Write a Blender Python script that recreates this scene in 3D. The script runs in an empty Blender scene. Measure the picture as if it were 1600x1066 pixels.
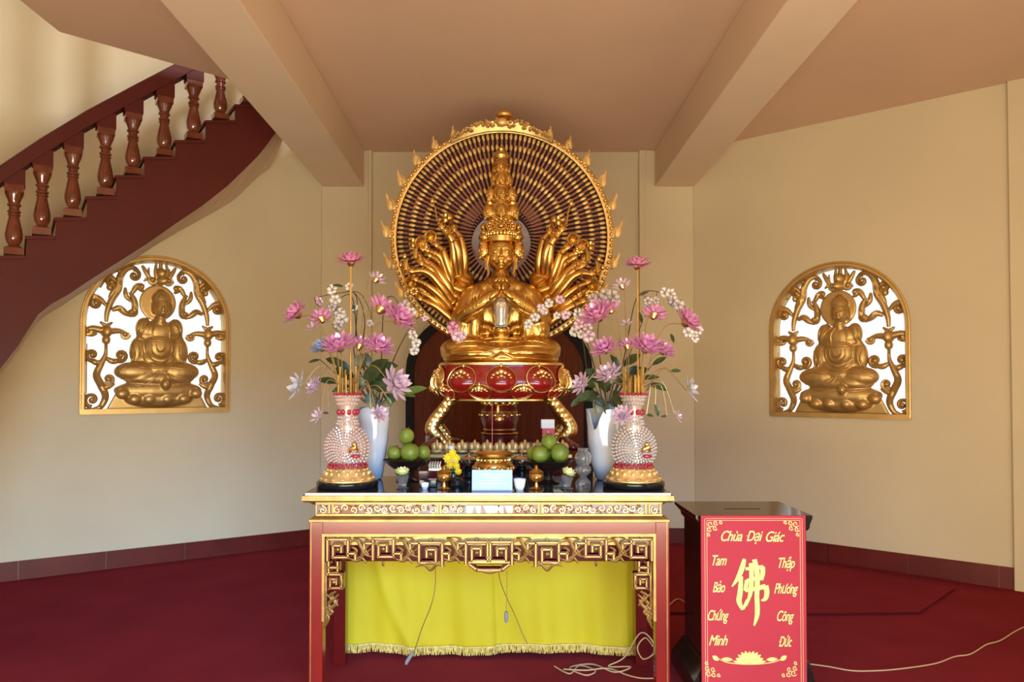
import bpy, bmesh, math, random
from math import pi, sin, cos, radians as R, sqrt, atan2
from mathutils import Vector, Matrix
from mathutils.bvhtree import BVHTree
sc = bpy.context.scene
COL = sc.collection
# ------------------------------------------------------------------ camera
F = 1155.0; EYE = 1.5; PITCH = R(1.2)
SX = 20.0/F; SY = 69.0/F - math.tan(PITCH)
cam = bpy.data.cameras.new('camera'); camo = bpy.data.objects.new('camera', cam); COL.objects.link(camo)
cam.sensor_width = 36.0; cam.lens = 36.0*F/1600.0
cam.shift_x = SX*F/1600.0; cam.shift_y = SY*F/1600.0
cam.clip_start = 0.05; cam.clip_end = 200
camo.location = (0, 0, EYE); camo.rotation_euler = (pi/2 + PITCH, 0, 0)
sc.camera = camo
# ------------------------------------------------------------------ world, lights, exposure
wd = bpy.data.worlds.new('sky'); sc.world = wd; wd.use_nodes = True
nt = wd.node_tree; nt.nodes.clear()
o_ = nt.nodes.new('ShaderNodeOutputWorld'); b_ = nt.nodes.new('ShaderNodeBackground')
b_.inputs['Color'].default_value = (0.93, 0.97, 1.0, 1); b_.inputs['Strength'].default_value = 1.35
nt.links.new(b_.outputs[0], o_.inputs[0])
def area(name, loc, target, sx, sy, power, color, spread=pi):
    l = bpy.data.lights.new(name, 'AREA'); l.shape = 'RECTANGLE'; l.size = sx; l.size_y = sy
    l.energy = power; l.color = color; l.spread = spread
    o = bpy.data.objects.new(name, l); COL.objects.link(o); o.location = loc
    d = Vector(target) - Vector(loc); o.rotation_euler = d.to_track_quat('-Z', 'Y').to_euler()
    return o
# daylight in the wide doorway behind the camera (cool sky from above, warm sun bounced off the courtyard below)
area('open_sky', (3.5, -16.0, 6.6), (-0.8, 5.5, 0.6), 11.0, 4.0, 6200, (0.16, 0.50, 1.0))
area('courtyard_bounce', (0.0, -1.1, 0.40), (0, 1.9, 3.5), 4.2, 1.0, 290, (1.0, 0.89, 0.58))
area('side_warm_lamp', (3.8, 1.2, 1.5), (-1, 6.5, 1.8), 1.2, 1.8, 30, (1.0, 0.80, 0.52))  # warm area lamp out of view, before the closed right side wall
area('stairwell_window', (0.6, 1.6, 5.2), (-3.0, 5.9, 4.3), 0.45, 1.0, 140, (0.86, 0.92, 1.0))
vs = sc.view_settings
vs.view_transform = 'Standard'; vs.look = 'None'; vs.gamma = 1.0; vs.exposure = 0.0; vs.use_curve_mapping = False
cy = sc.cycles
cy.max_bounces = 8; cy.diffuse_bounces = 4; cy.glossy_bounces = 4; cy.transmission_bounces = 6; cy.transparent_max_bounces = 8
cy.sample_clamp_indirect = 4.0; cy.caustics_reflective = False; cy.caustics_refractive = False
# ------------------------------------------------------------------ rays of the survey: a pixel of the 1600x1066 photo and a distance give a place
def ray(px, py):
    c = Vector(((px-800)/F + SX, -(py-533)/F + SY, -1.0))
    a = pi/2 + PITCH
    return Vector((c.x, c.y*cos(a) - c.z*sin(a), c.y*sin(a) + c.z*cos(a)))
def P(px, py, D):
    r = ray(px, py); return Vector((r.x/r.y*D, D, EYE + r.z/r.y*D))
def PP(px, py, p0, n):
    r = ray(px, py); e = Vector((0, 0, EYE)); n = Vector(n)
    return e + r*((Vector(p0)-e).dot(n)/r.dot(n))
# ------------------------------------------------------------------ materials
def mat(name, col, rough=0.5, metal=0.0, trans=0.0, ior=1.45, coat=0.0, bump=0.0, bscale=40.0, mottle=0.0, mscale=6.0,
        spec=0.5, sheen=0.0, col2=None, alpha=1.0, sub=0.0, wave=None, emis=None):
    m = bpy.data.materials.new(name); m.use_nodes = True
    n = m.node_tree.nodes; L = m.node_tree.links; b = n['Principled BSDF']
    b.inputs['Base Color'].default_value = (*col, 1); b.inputs['Roughness'].default_value = rough
    b.inputs['Metallic'].default_value = metal; b.inputs['Transmission Weight'].default_value = trans
    b.inputs['IOR'].default_value = ior; b.inputs['Coat Weight'].default_value = coat; b.inputs['Coat Roughness'].default_value = 0.08
    b.inputs['Specular IOR Level'].default_value = spec; b.inputs['Sheen Weight'].default_value = sheen
    b.inputs['Alpha'].default_value = alpha
    if emis: b.inputs['Emission Color'].default_value = (*emis[:3], 1); b.inputs['Emission Strength'].default_value = emis[3]
    tc = n.new('ShaderNodeTexCoord')
    if mottle > 0 or col2:
        no = n.new('ShaderNodeTexNoise'); no.inputs['Scale'].default_value = mscale; no.inputs['Detail'].default_value = 5
        L.new(tc.outputs['Object'], no.inputs['Vector'])
        fac = no.outputs['Fac']
        if wave:
            mp = n.new('ShaderNodeMapping'); mp.inputs['Scale'].default_value = wave
            L.new(tc.outputs['Object'], mp.inputs['Vector']); L.new(mp.outputs[0], no.inputs['Vector'])
        mr = n.new('ShaderNodeMapRange'); mr.inputs['From Min'].default_value = 0.35; mr.inputs['From Max'].default_value = 0.65
        L.new(fac, mr.inputs['Value'])
        mx = n.new('ShaderNodeMix'); mx.data_type = 'RGBA'
        mx.inputs[6].default_value = (*col, 1)
        c2 = col2 if col2 else tuple(c*(1-mottle) for c in col)
        mx.inputs[7].default_value = (*c2, 1)
        L.new(mr.outputs[0], mx.inputs[0]); L.new(mx.outputs[2], b.inputs['Base Color'])
    if bump > 0:
        no2 = n.new('ShaderNodeTexNoise'); no2.inputs['Scale'].default_value = bscale; no2.inputs['Detail'].default_value = 4
        bp = n.new('ShaderNodeBump'); bp.inputs['Strength'].default_value = bump; bp.inputs['Distance'].default_value = 0.004
        L.new(tc.outputs['Object'], no2.inputs['Vector']); L.new(no2.outputs['Fac'], bp.inputs['Height']); L.new(bp.outputs[0], b.inputs['Normal'])
    return m
M = dict(
    wall=mat('wall_paint', (0.74, 0.62, 0.41), 0.62, bump=0.05, bscale=18, mottle=0.05, mscale=1.6),
    ceil=mat('ceiling_paint', (0.74, 0.51, 0.37), 0.7, bump=0.05, bscale=12, mottle=0.05, mscale=1.3),
    beam=mat('beam_paint', (0.80, 0.62, 0.46), 0.65, mottle=0.04, mscale=2),
    carpet=mat('red_carpet', (0.27, 0.032, 0.040), 1.0, bump=0.5, bscale=420, mottle=0.14, mscale=2.2, spec=0.0),
    skirt=mat('skirting_tile', (0.16, 0.018, 0.014), 0.35, mottle=0.25, mscale=5),
    maroon=mat('maroon_paint', (0.105, 0.014, 0.009), 0.5, mottle=0.12, mscale=4, spec=0.3),
    baluster=mat('glazed_baluster', (0.20, 0.050, 0.026), 0.13, coat=0.6, mottle=0.3, mscale=14),
    gold=mat('polished_gold', (0.74, 0.45, 0.13), 0.30, 1.0, mottle=0.18, mscale=7, bump=0.1, bscale=60),
    goldb=mat('bright_gilding', (0.92, 0.64, 0.24), 0.30, 1.0, bump=0.25, bscale=120, mottle=0.15, mscale=20),
    wire=mat('gilt_wire', (0.50, 0.34, 0.14), 0.35, 0.8),
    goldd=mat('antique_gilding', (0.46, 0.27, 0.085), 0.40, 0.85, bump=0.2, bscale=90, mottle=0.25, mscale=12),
    giltpaint=mat('gilt_trim', (0.48, 0.30, 0.10), 0.42, 0.85, mottle=0.3, mscale=16),
    screen=mat('screen_gilding', (0.66, 0.42, 0.15), 0.42, 0.65, bump=0.15, bscale=50, mottle=0.12, mscale=9),
    screenf=mat('screen_frame_gilding', (0.72, 0.46, 0.16), 0.42, 0.7, mottle=0.15, mscale=9),
    lacq=mat('red_lacquer', (0.25, 0.014, 0.011), 0.25, coat=0.25, mottle=0.15, mscale=5),
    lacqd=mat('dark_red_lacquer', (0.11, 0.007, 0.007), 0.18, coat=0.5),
    lotusred=mat('lotus_red_lacquer', (0.30, 0.009, 0.009), 0.2, coat=0.5, mottle=0.2, mscale=12),
    handg=mat('halo_hand_gilding', (0.96, 0.66, 0.27), 0.5, 0.75, mottle=0.35, mscale=14),
    rod=mat('halo_rod_lacquer', (0.36, 0.14, 0.09), 0.35, coat=0.4),
    halob=mat('halo_back_lacquer', (0.055, 0.010, 0.008), 0.5),
    moon=mat('pale_mauve_disc', (0.46, 0.38, 0.42), 0.35, mottle=0.3, mscale=9),
    wood=mat('brown_door_wood', (0.115, 0.028, 0.012), 0.5, spec=0.12, col2=(0.17, 0.042, 0.016), mscale=4, wave=(18, 18, 1.2)),
    blackf=mat('black_frame_paint', (0.010, 0.008, 0.006), 0.5, spec=0.15),
    granite=mat('dark_glass_top', (0.035, 0.035, 0.038), 0.06, coat=0.6, spec=0.8),
    mauve=mat('mauve_panel', (0.28, 0.04, 0.04), 0.3, col2=(0.34, 0.26, 0.28), mscale=4),
    cloth=mat('yellow_satin', (0.60, 0.45, 0.018), 0.6, spec=0.2, mottle=0.06, mscale=3),
    fringe=mat('gold_fringe', (0.55, 0.38, 0.06), 0.6, col2=(0.80, 0.62, 0.22), mscale=60),
    black=mat('black_lacquer', (0.008, 0.008, 0.009), 0.18),
    darkwood=mat('black_stained_wood', (0.010, 0.009, 0.008), 0.20, coat=0.4, col2=(0.018, 0.014, 0.011), mscale=5, wave=(14, 14, 1)),
    sign=mat('sign_red', (0.50, 0.042, 0.058), 0.6, spec=0.2, mottle=0.06, mscale=3),
    signline=mat('sign_pink_line', (0.90, 0.30, 0.20), 0.5),
    ink=mat('sign_yellow', (0.85, 0.72, 0.24), 0.5, mottle=0.12, mscale=30),
    inksh=mat('sign_shadow_ink', (0.22, 0.10, 0.03), 0.6),
    crystal=mat('clear_crystal', (0.92, 0.84, 0.76), 0.08, 0.15, trans=0.45, ior=1.5, spec=0.8),
    crystalp=mat('rosy_crystal', (0.90, 0.66, 0.56), 0.10, 0.15, trans=0.3, ior=1.5, spec=0.8),
    ruby=mat('ruby_crystal', (0.62, 0.03, 0.06), 0.08, trans=0.3, ior=1.5, spec=0.8),
    core=mat('vase_core', (0.72, 0.52, 0.38), 0.25, 0.4),
    pinkc=mat('pink_crystal_petal', (0.95, 0.36, 0.66), 0.12, trans=0.2, ior=1.5, spec=0.8, mottle=0.25, mscale=30),
    pinkl=mat('pale_pink_crystal_petal', (0.90, 0.62, 0.72), 0.12, trans=0.35, ior=1.5, spec=0.8),
    clearc=mat('white_crystal_petal', (0.88, 0.86, 0.92), 0.12, trans=0.4, ior=1.5, spec=0.8),
    bluec=mat('bluish_crystal_petal', (0.50, 0.60, 0.85), 0.12, trans=0.4, ior=1.5, spec=0.8),
    orchidw=mat('white_silk_petal', (0.86, 0.80, 0.74), 0.7, sub=0.1, mottle=0.1, mscale=40),
    orchidp=mat('pink_silk_petal', (0.84, 0.50, 0.64), 0.7, col2=(0.88, 0.72, 0.76), mscale=30),
    orchidm=mat('mauve_silk_petal', (0.72, 0.30, 0.48), 0.7),
    throat=mat('orchid_throat', (0.66, 0.28, 0.30), 0.6),
    leaf=mat('dark_green_leaf', (0.030, 0.050, 0.016), 0.3, col2=(0.06, 0.085, 0.03), mscale=20),
    leafb=mat('striped_green_leaf', (0.06, 0.14, 0.02), 0.4, col2=(0.12, 0.16, 0.04), mscale=40),
    stem=mat('dark_stem', (0.07, 0.045, 0.02), 0.5),
    ceramic=mat('white_ceramic', (0.60, 0.62, 0.68), 0.10, coat=0.5, spec=0.6),
    guava=mat('green_fruit_skin', (0.10, 0.16, 0.012), 0.42, col2=(0.22, 0.24, 0.03), mscale=9, bump=0.25, bscale=60),
    bowl=mat('dark_bowl', (0.018, 0.008, 0.007), 0.25, coat=0.3),
    glass=mat('clear_glass', (0.95, 0.97, 0.98), 0.04, trans=0.9, ior=1.35),
    redwax=mat('red_wax', (0.45, 0.02, 0.04), 0.3),
    lamp_oil=mat('amber_oil', (0.75, 0.45, 0.08), 0.1, trans=0.6),
    cream=mat('cream_wax', (0.88, 0.84, 0.45), 0.5, col2=(0.80, 0.84, 0.30), mscale=20),
    yellowf=mat('yellow_marigold', (0.80, 0.58, 0.02), 0.7),
    card=mat('pale_blue_card', (0.38, 0.50, 0.74), 0.5),
    cardink=mat('card_white_ink', (0.92, 0.95, 0.97), 0.4),
    porcelain=mat('white_porcelain', (0.75, 0.76, 0.78), 0.12, coat=0.4),
    steel=mat('polished_steel', (0.62, 0.64, 0.68), 0.12, 1.0),
    packet=mat('red_packet', (0.66, 0.06, 0.05), 0.4),
    packetw=mat('white_packet', (0.82, 0.79, 0.76), 0.4),
    cable=mat('brown_cable', (0.30, 0.17, 0.06), 0.5),
    cablep=mat('pale_cable', (0.62, 0.42, 0.24), 0.5),
    plug=mat('grey_plug', (0.22, 0.23, 0.23), 0.4),
    incense=mat('incense_stick', (0.35, 0.12, 0.09), 0.7),
    sand=mat('incense_ash', (0.4, 0.34, 0.27), 0.9),
    ground=mat('pale_concrete', (0.62, 0.60, 0.56), 0.9, mottle=0.1, mscale=2),
    shine=mat('silvered_glass', (0.75, 0.74, 0.70), 0.12, 0.7),
)
# ------------------------------------------------------------------ mesh collector
class MB:
    def __init__(s): s.v = []; s.f = []; s.m = []; s.cm = 0
    def add(s, vs_, fs_, T=None):
        o = len(s.v)
        s.v += [T @ Vector(p) for p in vs_] if T is not None else [Vector(p) for p in vs_]
        s.f += [tuple(i+o for i in f) for f in fs_]; s.m += [s.cm]*len(fs_)
        return s
    def merge(s, b, T=None):
        o = len(s.v)
        s.v += [T @ p for p in b.v] if T is not None else list(b.v)
        s.f += [tuple(i+o for i in f) for f in b.f]; s.m += list(b.m); return s
    def box(s, a, b, T=None):
        x0, y0, z0 = a; x1, y1, z1 = b
        v = [(x0,y0,z0),(x1,y0,z0),(x1,y1,z0),(x0,y1,z0),(x0,y0,z1),(x1,y0,z1),(x1,y1,z1),(x0,y1,z1)]
        return s.add(v, [(0,3,2,1),(4,5,6,7),(0,1,5,4),(1,2,6,5),(2,3,7,6),(3,0,4,7)], T)
    def ell(s, c, r, nu=16, nv=10, T=None):
        c = Vector(c); r = Vector((r, r, r)) if isinstance(r, (int, float)) else Vector(r)
        v = [c + Vector((0, 0, r.z))]; f = []
        for j in range(1, nv):
            t = pi*j/nv
            for i in range(nu):
                a = 2*pi*i/nu; v.append(c + Vector((r.x*sin(t)*cos(a), r.y*sin(t)*sin(a), r.z*cos(t))))
        v.append(c - Vector((0, 0, r.z))); n = len(v)-1
        for i in range(nu):
            i2 = (i+1) % nu
            f.append((0, 1+i, 1+i2)); f.append((n, n-nu+i2, n-nu+i))
            for j in range(nv-2):
                a = 1+j*nu; f.append((a+i, a+nu+i, a+nu+i2, a+i2))
        return s.add(v, f, T)
    def tube(s, pts, r, n=8, closed=False, flat=1.0, T=None, up=None):
        pts = [Vector(p) for p in pts]; k = len(pts)
        rs = [r]*k if isinstance(r, (int, float)) else list(r)
        tg = []
        for i in range(k):
            a = pts[(i-1) % k] if (closed or i > 0) else pts[i]; b = pts[(i+1) % k] if (closed or i < k-1) else pts[i]
            d = (b-a); tg.append(d.normalized() if d.length > 1e-9 else Vector((0, 0, 1)))
        nrm = Vector(up) if up else (Vector((0, 1, 0)) if abs(tg[0].y) < 0.9 else Vector((1, 0, 0)))
        v = []; f = []
        for i in range(k):
            nrm = (nrm - tg[i]*nrm.dot(tg[i])); nrm = nrm.normalized() if nrm.length > 1e-6 else tg[i].orthogonal().normalized()
            bi = tg[i].cross(nrm)
            for j in range(n):
                a = 2*pi*j/n; v.append(pts[i] + (nrm*cos(a)*flat + bi*sin(a))*rs[i])
        for i in range(k if closed else k-1):
            i2 = (i+1) % k
            for j in range(n):
                j2 = (j+1) % n; f.append((i*n+j, i2*n+j, i2*n+j2, i*n+j2))
        if not closed:
            f.append(tuple(range(n))); f.append(tuple(reversed([(k-1)*n+j for j in range(n)])))
        # tube winding faces outward
        return s.add(v, [tuple(reversed(q)) for q in f], T)
    def lathe(s, prof, n=32, c=(0, 0, 0), sx=1.0, sy=1.0, T=None):
        c = Vector(c); v = []; f = []; k = len(prof)
        for (r, z) in prof:
            for j in range(n):
                a = 2*pi*j/n; v.append(c + Vector((r*cos(a)*sx, r*sin(a)*sy, z)))
        for i in range(k-1):
            for j in range(n):
                j2 = (j+1) % n; f.append((i*n+j, i*n+j2, (i+1)*n+j2, (i+1)*n+j))
        if prof[0][0] > 1e-6: f.append(tuple(reversed(range(n))))
        if prof[-1][0] > 1e-6: f.append(tuple((k-1)*n+j for j in range(n)))
        return s.add(v, f, T)
    def prism(s, poly, a, b, fn=None, T=None):
        """poly: 2D points (x,z), extruded from y=a to y=b; fn maps (x,y,z)"""
        ar = sum(poly[i][0]*poly[(i+1) % len(poly)][1]-poly[(i+1) % len(poly)][0]*poly[i][1] for i in range(len(poly)))
        if ar < 0: poly = list(reversed(poly))
        n = len(poly)
        v = [(x, a, z) for x, z in poly] + [(x, b, z) for x, z in poly]
        if fn: v = [fn(*p) for p in v]
        f = [tuple(range(n)), tuple(reversed(range(n, 2*n)))]
        f += [((i+1) % n, i, n+i, n+(i+1) % n) for i in range(n)]
        return s.add(v, f, T)
    def build(s, name, mats, parent=None, smooth=True, bevel=0.0, loc=None, ang=40, weld=False):
        me = bpy.data.meshes.new(name)
        off = Vector(loc) if loc is not None else Vector((0, 0, 0))
        me.from_pydata([p-off for p in s.v], [], s.f); me.validate()
        mats = mats if isinstance(mats, (list, tuple)) else [mats]
        for m_ in mats: me.materials.append(M[m_])
        if len(mats) > 1 and len(me.polygons) == len(s.m): me.polygons.foreach_set('material_index', s.m)
        if smooth: me.shade_smooth() if hasattr(me, 'shade_smooth') else None
        if smooth and ang < 180: me.set_sharp_from_angle(angle=R(ang))
        o = bpy.data.objects.new(name, me); COL.objects.link(o); o.location = off
        if bevel > 0:
            bm_ = o.modifiers.new('bevel', 'BEVEL'); bm_.width = bevel; bm_.segments = 2; bm_.limit_method = 'ANGLE'; bm_.angle_limit = R(40)
        if parent is not None:
            o.parent = parent; o.location = off - Vector(parent.get('_o', (0, 0, 0)))
        return o
def fuse(mb, voxel, smooth=4, fac=0.6):
    me = bpy.data.meshes.new('tmp'); me.from_pydata(mb.v, [], mb.f)
    o = bpy.data.objects.new('tmp', me); COL.objects.link(o)
    m_ = o.modifiers.new('r', 'REMESH'); m_.mode = 'VOXEL'; m_.voxel_size = voxel
    if smooth: q = o.modifiers.new('s', 'SMOOTH'); q.iterations = smooth; q.factor = fac
    e = o.evaluated_get(bpy.context.evaluated_depsgraph_get()); me2 = bpy.data.meshes.new_from_object(e)
    out = MB(); out.v = [v.co.copy() for v in me2.vertices]; out.f = [tuple(p.vertices) for p in me2.polygons]; out.m = [0]*len(out.f)
    bpy.data.objects.remove(o); bpy.data.meshes.remove(me); bpy.data.meshes.remove(me2)
    return out
def thing(name, label, cat, loc=(0, 0, 0), group=None, kind=None):
    o = bpy.data.objects.new(name, None); COL.objects.link(o); o.location = loc; o.empty_display_size = 0.05
    o['_o'] = tuple(loc)
    return tag(o, label, cat, group, kind)
def tag(o, label=None, cat=None, group=None, kind=None):
    if label: o['label'] = label
    if cat: o['category'] = cat
    if group: o['group'] = group
    if kind: o['kind'] = kind
    return o
def structure(o): o['kind'] = 'structure'; return o
def copy_tree(o, parent=None):
    c = o.copy(); COL.objects.link(c)
    if parent is not None: c.parent = parent
    for ch in list(o.children): copy_tree(ch, c)
    return c
def spiral(cx, cz, r, a0, turns, d=1, n=22, r1=0.12):
    out = []
    for i in range(n):
        t = i/(n-1); a = a0 + d*turns*2*pi*t; q = r*(1-t*(1-r1)); out.append((cx + q*cos(a), cz + q*sin(a)))
    return out
def smoothpath(pts, k=6):
    """Catmull-Rom through points of any dimension"""
    out = []; n = len(pts)
    for i in range(n-1):
        p0 = pts[max(i-1, 0)]; p1 = pts[i]; p2 = pts[i+1]; p3 = pts[min(i+2, n-1)]
        for j in range(k):
            t = j/k
            out.append(tuple(0.5*((2*b)+(-a+c)*t+(2*a-5*b+4*c-d)*t*t+(-a+3*b-3*c+d)*t**3) for a, b, c, d in zip(p0, p1, p2, p3)))
    out.append(tuple(pts[-1])); return out
# ================================================================== the room
CEIL = 3.75; UP = 6.8
LW0 = Vector((-1.70, 7.04, 0)); LW1 = Vector((-4.20, 5.412, 0))
RW0 = Vector((1.86, 7.04, 0)); RW1 = Vector((3.86, 5.39, 0))
def arch_pts(uc, v0, w, h, n=24):
    r = w/2; vs_ = v0 + h - r
    return [(uc+r, v0)] + [(uc + r*cos(pi*i/n), vs_ + r*sin(pi*i/n)) for i in range(n+1)] + [(uc-r, v0)]
def wall_with_arch(name, A, B, top, th, uc, v0, w, h):
    d = (B-A).normalized(); L = (B-A).length
    nin = Vector((-d.y, d.x, 0))
    if nin.dot(Vector((0, 3, 0))-A) < 0: nin = -nin
    W = lambda u, t, v: A + d*u + nin*t + Vector((0, 0, v))
    ar = arch_pts(uc, v0, w, h); mb = MB(); n = len(ar)
    # outer ring matched to the arch: project arch points on the rectangle
    rect = []
    for i, (u, v) in enumerate(ar):
        if i == 0: rect.append((L, v0))
        elif i == n-1: rect.append((0, v0))
        else:
            a = atan2(v-(v0+h-w/2), u-uc); du, dv = cos(a), max(sin(a), 0)
            ts = []
            if du > 1e-6: ts.append((L-uc)/du)
            if du < -1e-6: ts.append(-uc/du)
            if dv > 1e-6: ts.append((top-(v0+h-w/2))/dv)
            t = min(ts); rect.append((uc+du*t, v0+h-w/2+dv*t))
    for side, t in ((0, 0.0), (1, -th)):
        quads = [[ar[i], rect[i], rect[i+1], ar[i+1]] for i in range(n-1)]
        quads.append([(0, 0), (L, 0), (L, v0), (0, v0)])
        # corners
        for i in range(n-1):
            p, q = rect[i], rect[i+1]
            if abs(p[0]-q[0]) > 1e-5 and abs(p[1]-q[1]) > 1e-5:
                quads.append([p, (max(p[0], q[0]) if p[0] > uc else min(p[0], q[0]), top), q])
        for q in quads: mb.add([W(u, t, v) for u, v in q], [tuple(range(len(q)))])
    for i in range(n-1):
        a, b = ar[i], ar[i+1]; mb.add([W(a[0], 0, a[1]), W(b[0], 0, b[1]), W(b[0], -th, b[1]), W(a[0], -th, a[1])], [(0, 1, 2, 3)])
    a, b = ar[0], ar[-1]; mb.add([W(a[0], 0, a[1]), W(b[0], 0, b[1]), W(b[0], -th, b[1]), W(a[0], -th, a[1])], [(0, 1, 2, 3)])
    o = structure(mb.build(name, 'wall', smooth=False)); return o, W
LL = (LW1-LW0).length; RL = (RW1-RW0).length
LUC, LV0, LWD, LH = 1.42, 1.275, 1.15, 1.315
RUC, RV0, RWD, RH = 1.275, 1.235, 1.10, 1.30
wl, WL = wall_with_arch('wall_left', LW0, LW1, UP, 0.16, LUC, LV0, LWD, LH)
wr, WR = wall_with_arch('wall_right', RW0, RW1, CEIL, 0.16, RUC, RV0, RWD, RH)
mb = MB(); mb.box((-1.9, 7.09, 0), (2.0, 7.3, UP)); structure(mb.build('wall_back', 'wall', smooth=False))
# the two pillars that carry the beams
mb = MB(); mb.box((-1.70, 7.04, 0), (-1.25, 7.12, CEIL)); tag(mb.build('pillar', 'wall', bevel=0.004), kind='structure')
mb = MB(); mb.box((1.40, 7.04, 0), (1.86, 7.12, CEIL)); tag(mb.build('pillar', 'wall', bevel=0.004), kind='structure')
# side pillar at the right edge
d = (RW1-RW0).normalized(); nin = Vector((d.y, -d.x, 0)); nin = nin if nin.dot(Vector((0, 3, 0))-RW0) > 0 else -nin
mb = MB(); q0 = RW1 - d*0.10
v = [q0+nin*0.04, q0-nin*0.1, q0+d*0.6-nin*0.1, q0+d*0.6+nin*0.04]
mb.add([Vector((p.x, p.y, z)) for z in (0, CEIL) for p in v], [(0,1,2,3),(7,6,5,4),(0,4,5,1),(1,5,6,2),(2,6,7,3),(3,7,4,0)]); tag(mb.build('pillar', 'wall', bevel=0.004, smooth=False), kind='structure')
# closed side walls, and the entrance wall behind the camera with a wide doorway
def wall_box(name, a, b, m='wall'):
    mb = MB(); mb.box(a, b); return structure(mb.build(name, m, smooth=False))
wall_box('wall_side_right', (4.0, -1.3, 0), (4.16, 5.5, CEIL))
wall_box('wall_side_left', (-4.36, -1.3, 0), (-4.2, 5.5, UP))
mb = MB()
mb.box((-4.36, -1.5, 0), (-2.3, -1.3, UP)); mb.box((2.3, -1.5, 0), (4.16, -1.3, UP)); mb.box((-2.3, -1.5, 2.75), (2.3, -1.3, UP))
structure(mb.build('wall_front', 'wall', smooth=False))
# floor
mb = MB(); mb.add([(-4.4, -1.6, 0), (4.2, -1.6, 0), (4.2, 7.3, 0), (-4.4, 7.3, 0)], [(0, 1, 2, 3)])
structure(mb.build('floor', 'carpet', smooth=False))
mb = MB(); mb.add([(-40, -40, -0.3), (40, -40, -0.3), (40, 40, -0.3), (-40, 40, -0.3)], [(0, 1, 2, 3)])
structure(mb.build('ground_outside', 'ground', smooth=False))
# second length of carpet lapped over the first at the right
mb = MB(); poly = [(0.72, 4.86), (1.3, 4.85), (2.1, 4.835), (2.75, 4.86), (3.35, 5.45), (1.95, 6.72), (0.72, 6.9)]
mb.add([(x, y+0.03, 0.001) for x, y in poly] + [(x, y, 0.020) for x, y in poly], [tuple(range(7, 14))] + [(i, (i+1) % 7, 7+(i+1) % 7, 7+i) for i in range(7)])
tag(mb.build('carpet_piece', 'carpet', smooth=False), 'dark red carpet length lapped over the floor carpet behind the offering box', 'carpet')
# skirting
def skirt(name, A, B, h=0.145):
    d = (B-A).normalized(); n = Vector((-d.y, d.x, 0)); n = n if n.dot(Vector((0, 3, 0))-A) > 0 else -n
    mb = MB(); L = (B-A).length; k = max(1, int(L/0.6)+1)
    for i in range(k):
        a = A + d*(i*0.6); b = A + d*min(L, (i+1)*0.6-0.004)
        v = [a, b, b+n*0.014, a+n*0.014]
        mb.add([Vector((p.x, p.y, z)) for z in (0.0, h) for p in v], [(3,2,1,0),(4,5,6,7),(0,1,5,4),(1,2,6,5),(2,3,7,6),(3,0,4,7)])
    structure(mb.build(name, 'skirt', smooth=False))
skirt('baseboard_left', LW0, LW1); skirt('baseboard_right', RW0, RW1, 0.16)
skirt('baseboard_back', Vector((-1.25, 7.09, 0)), Vector((1.4, 7.09, 0)))
skirt('baseboard_pillar_left', Vector((-1.70, 7.04, 0)), Vector((-1.25, 7.04, 0))); skirt('baseboard_pillar_right', Vector((1.40, 7.04, 0)), Vector((1.86, 7.04, 0)))
# ceiling with the stair opening at the left
mb = MB()
def slab(poly, z0, z1):
    n = len(poly)
    mb.add([(x, y, z0) for x, y in poly]+[(x, y, z1) for x, y in poly], [tuple(range(n)), tuple(reversed(range(n, 2*n)))]+[(i, i+n, (i+1) % n+n, (i+1) % n) for i in range(n)])
slab([(-1.60, -1.4), (4.1, -1.4), (4.1, 7.2), (-1.60, 7.2)], CEIL, CEIL+0.18)
slab([(-2.80, -1.4), (-1.62, -1.4), (-1.62, 5.72), (-2.80, 4.66)], CEIL, CEIL+0.18)
structure(mb.build('ceiling', 'ceil', smooth=False))
wall_box('ceiling_upper', (-4.36, -1.5, UP), (4.16, 7.3, UP+0.1), 'ceil')
# upper storey: wall closing the far side above the ceiling
wall_box('wall_upper_right', (2.0, -1.3, CEIL+0.18), (2.1, 7.2, UP))
# unseen posts and rail added above the ceiling to streak the stairwell light
rb = thing('unseen_streak_posts', None, None, (-2.74, 2.2, CEIL+0.18), kind='structure')
for i in range(9):
    mb = MB(); mb.lathe([(0.06, 0), (0.06, 0.1), (0.045, 0.2), (0.075, 0.4), (0.05, 0.6), (0.05, 0.8), (0.065, 0.9)], 14, c=(-2.60+0.06*i*(i > 5), 1.9+0.34*i, CEIL+0.18)); mb.build('baluster', 'baluster', rb)
mb = MB(); mb.box((-2.70, 1.7, CEIL+1.08), (-2.50, 4.6, CEIL+1.16)); mb.build('handrail', 'maroon', rb, smooth=False)
# beams
mb = MB(); T0, B0 = CEIL+0.0, 3.40
def beam(name, xa0, xa1, xb0, xb1):
    mb = MB(); ya, yb = -1.35, 7.045
    v = [(xa0, ya, B0), (xa1, ya, B0), (xb1, yb, B0), (xb0, yb, B0), (xa0, ya, T0), (xa1, ya, T0), (xb1, yb, T0), (xb0, yb, T0)]
    mb.add(v, [(0,3,2,1),(4,5,6,7),(0,1,5,4),(1,2,6,5),(2,3,7,6),(3,0,4,7)])
    structure(mb.build(name, 'beam', smooth=False, bevel=0.006))
beam('ceiling_beam_left', -1.655, -1.27, -1.69, -1.295)
beam('ceiling_beam_right', 1.33, 1.64, 1.49, 1.865)
# narrow strips down the inner edges of the pillars
for x in (-1.25, 1.34):
    mb = MB(); mb.box((x, 7.03, 0.145), (x+0.06 if x > 0 else x+0.03, 7.12, CEIL)); structure(mb.build('trim_%d' % (1 if x < 0 else 2), 'wall', smooth=False, bevel=0.003))
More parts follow.
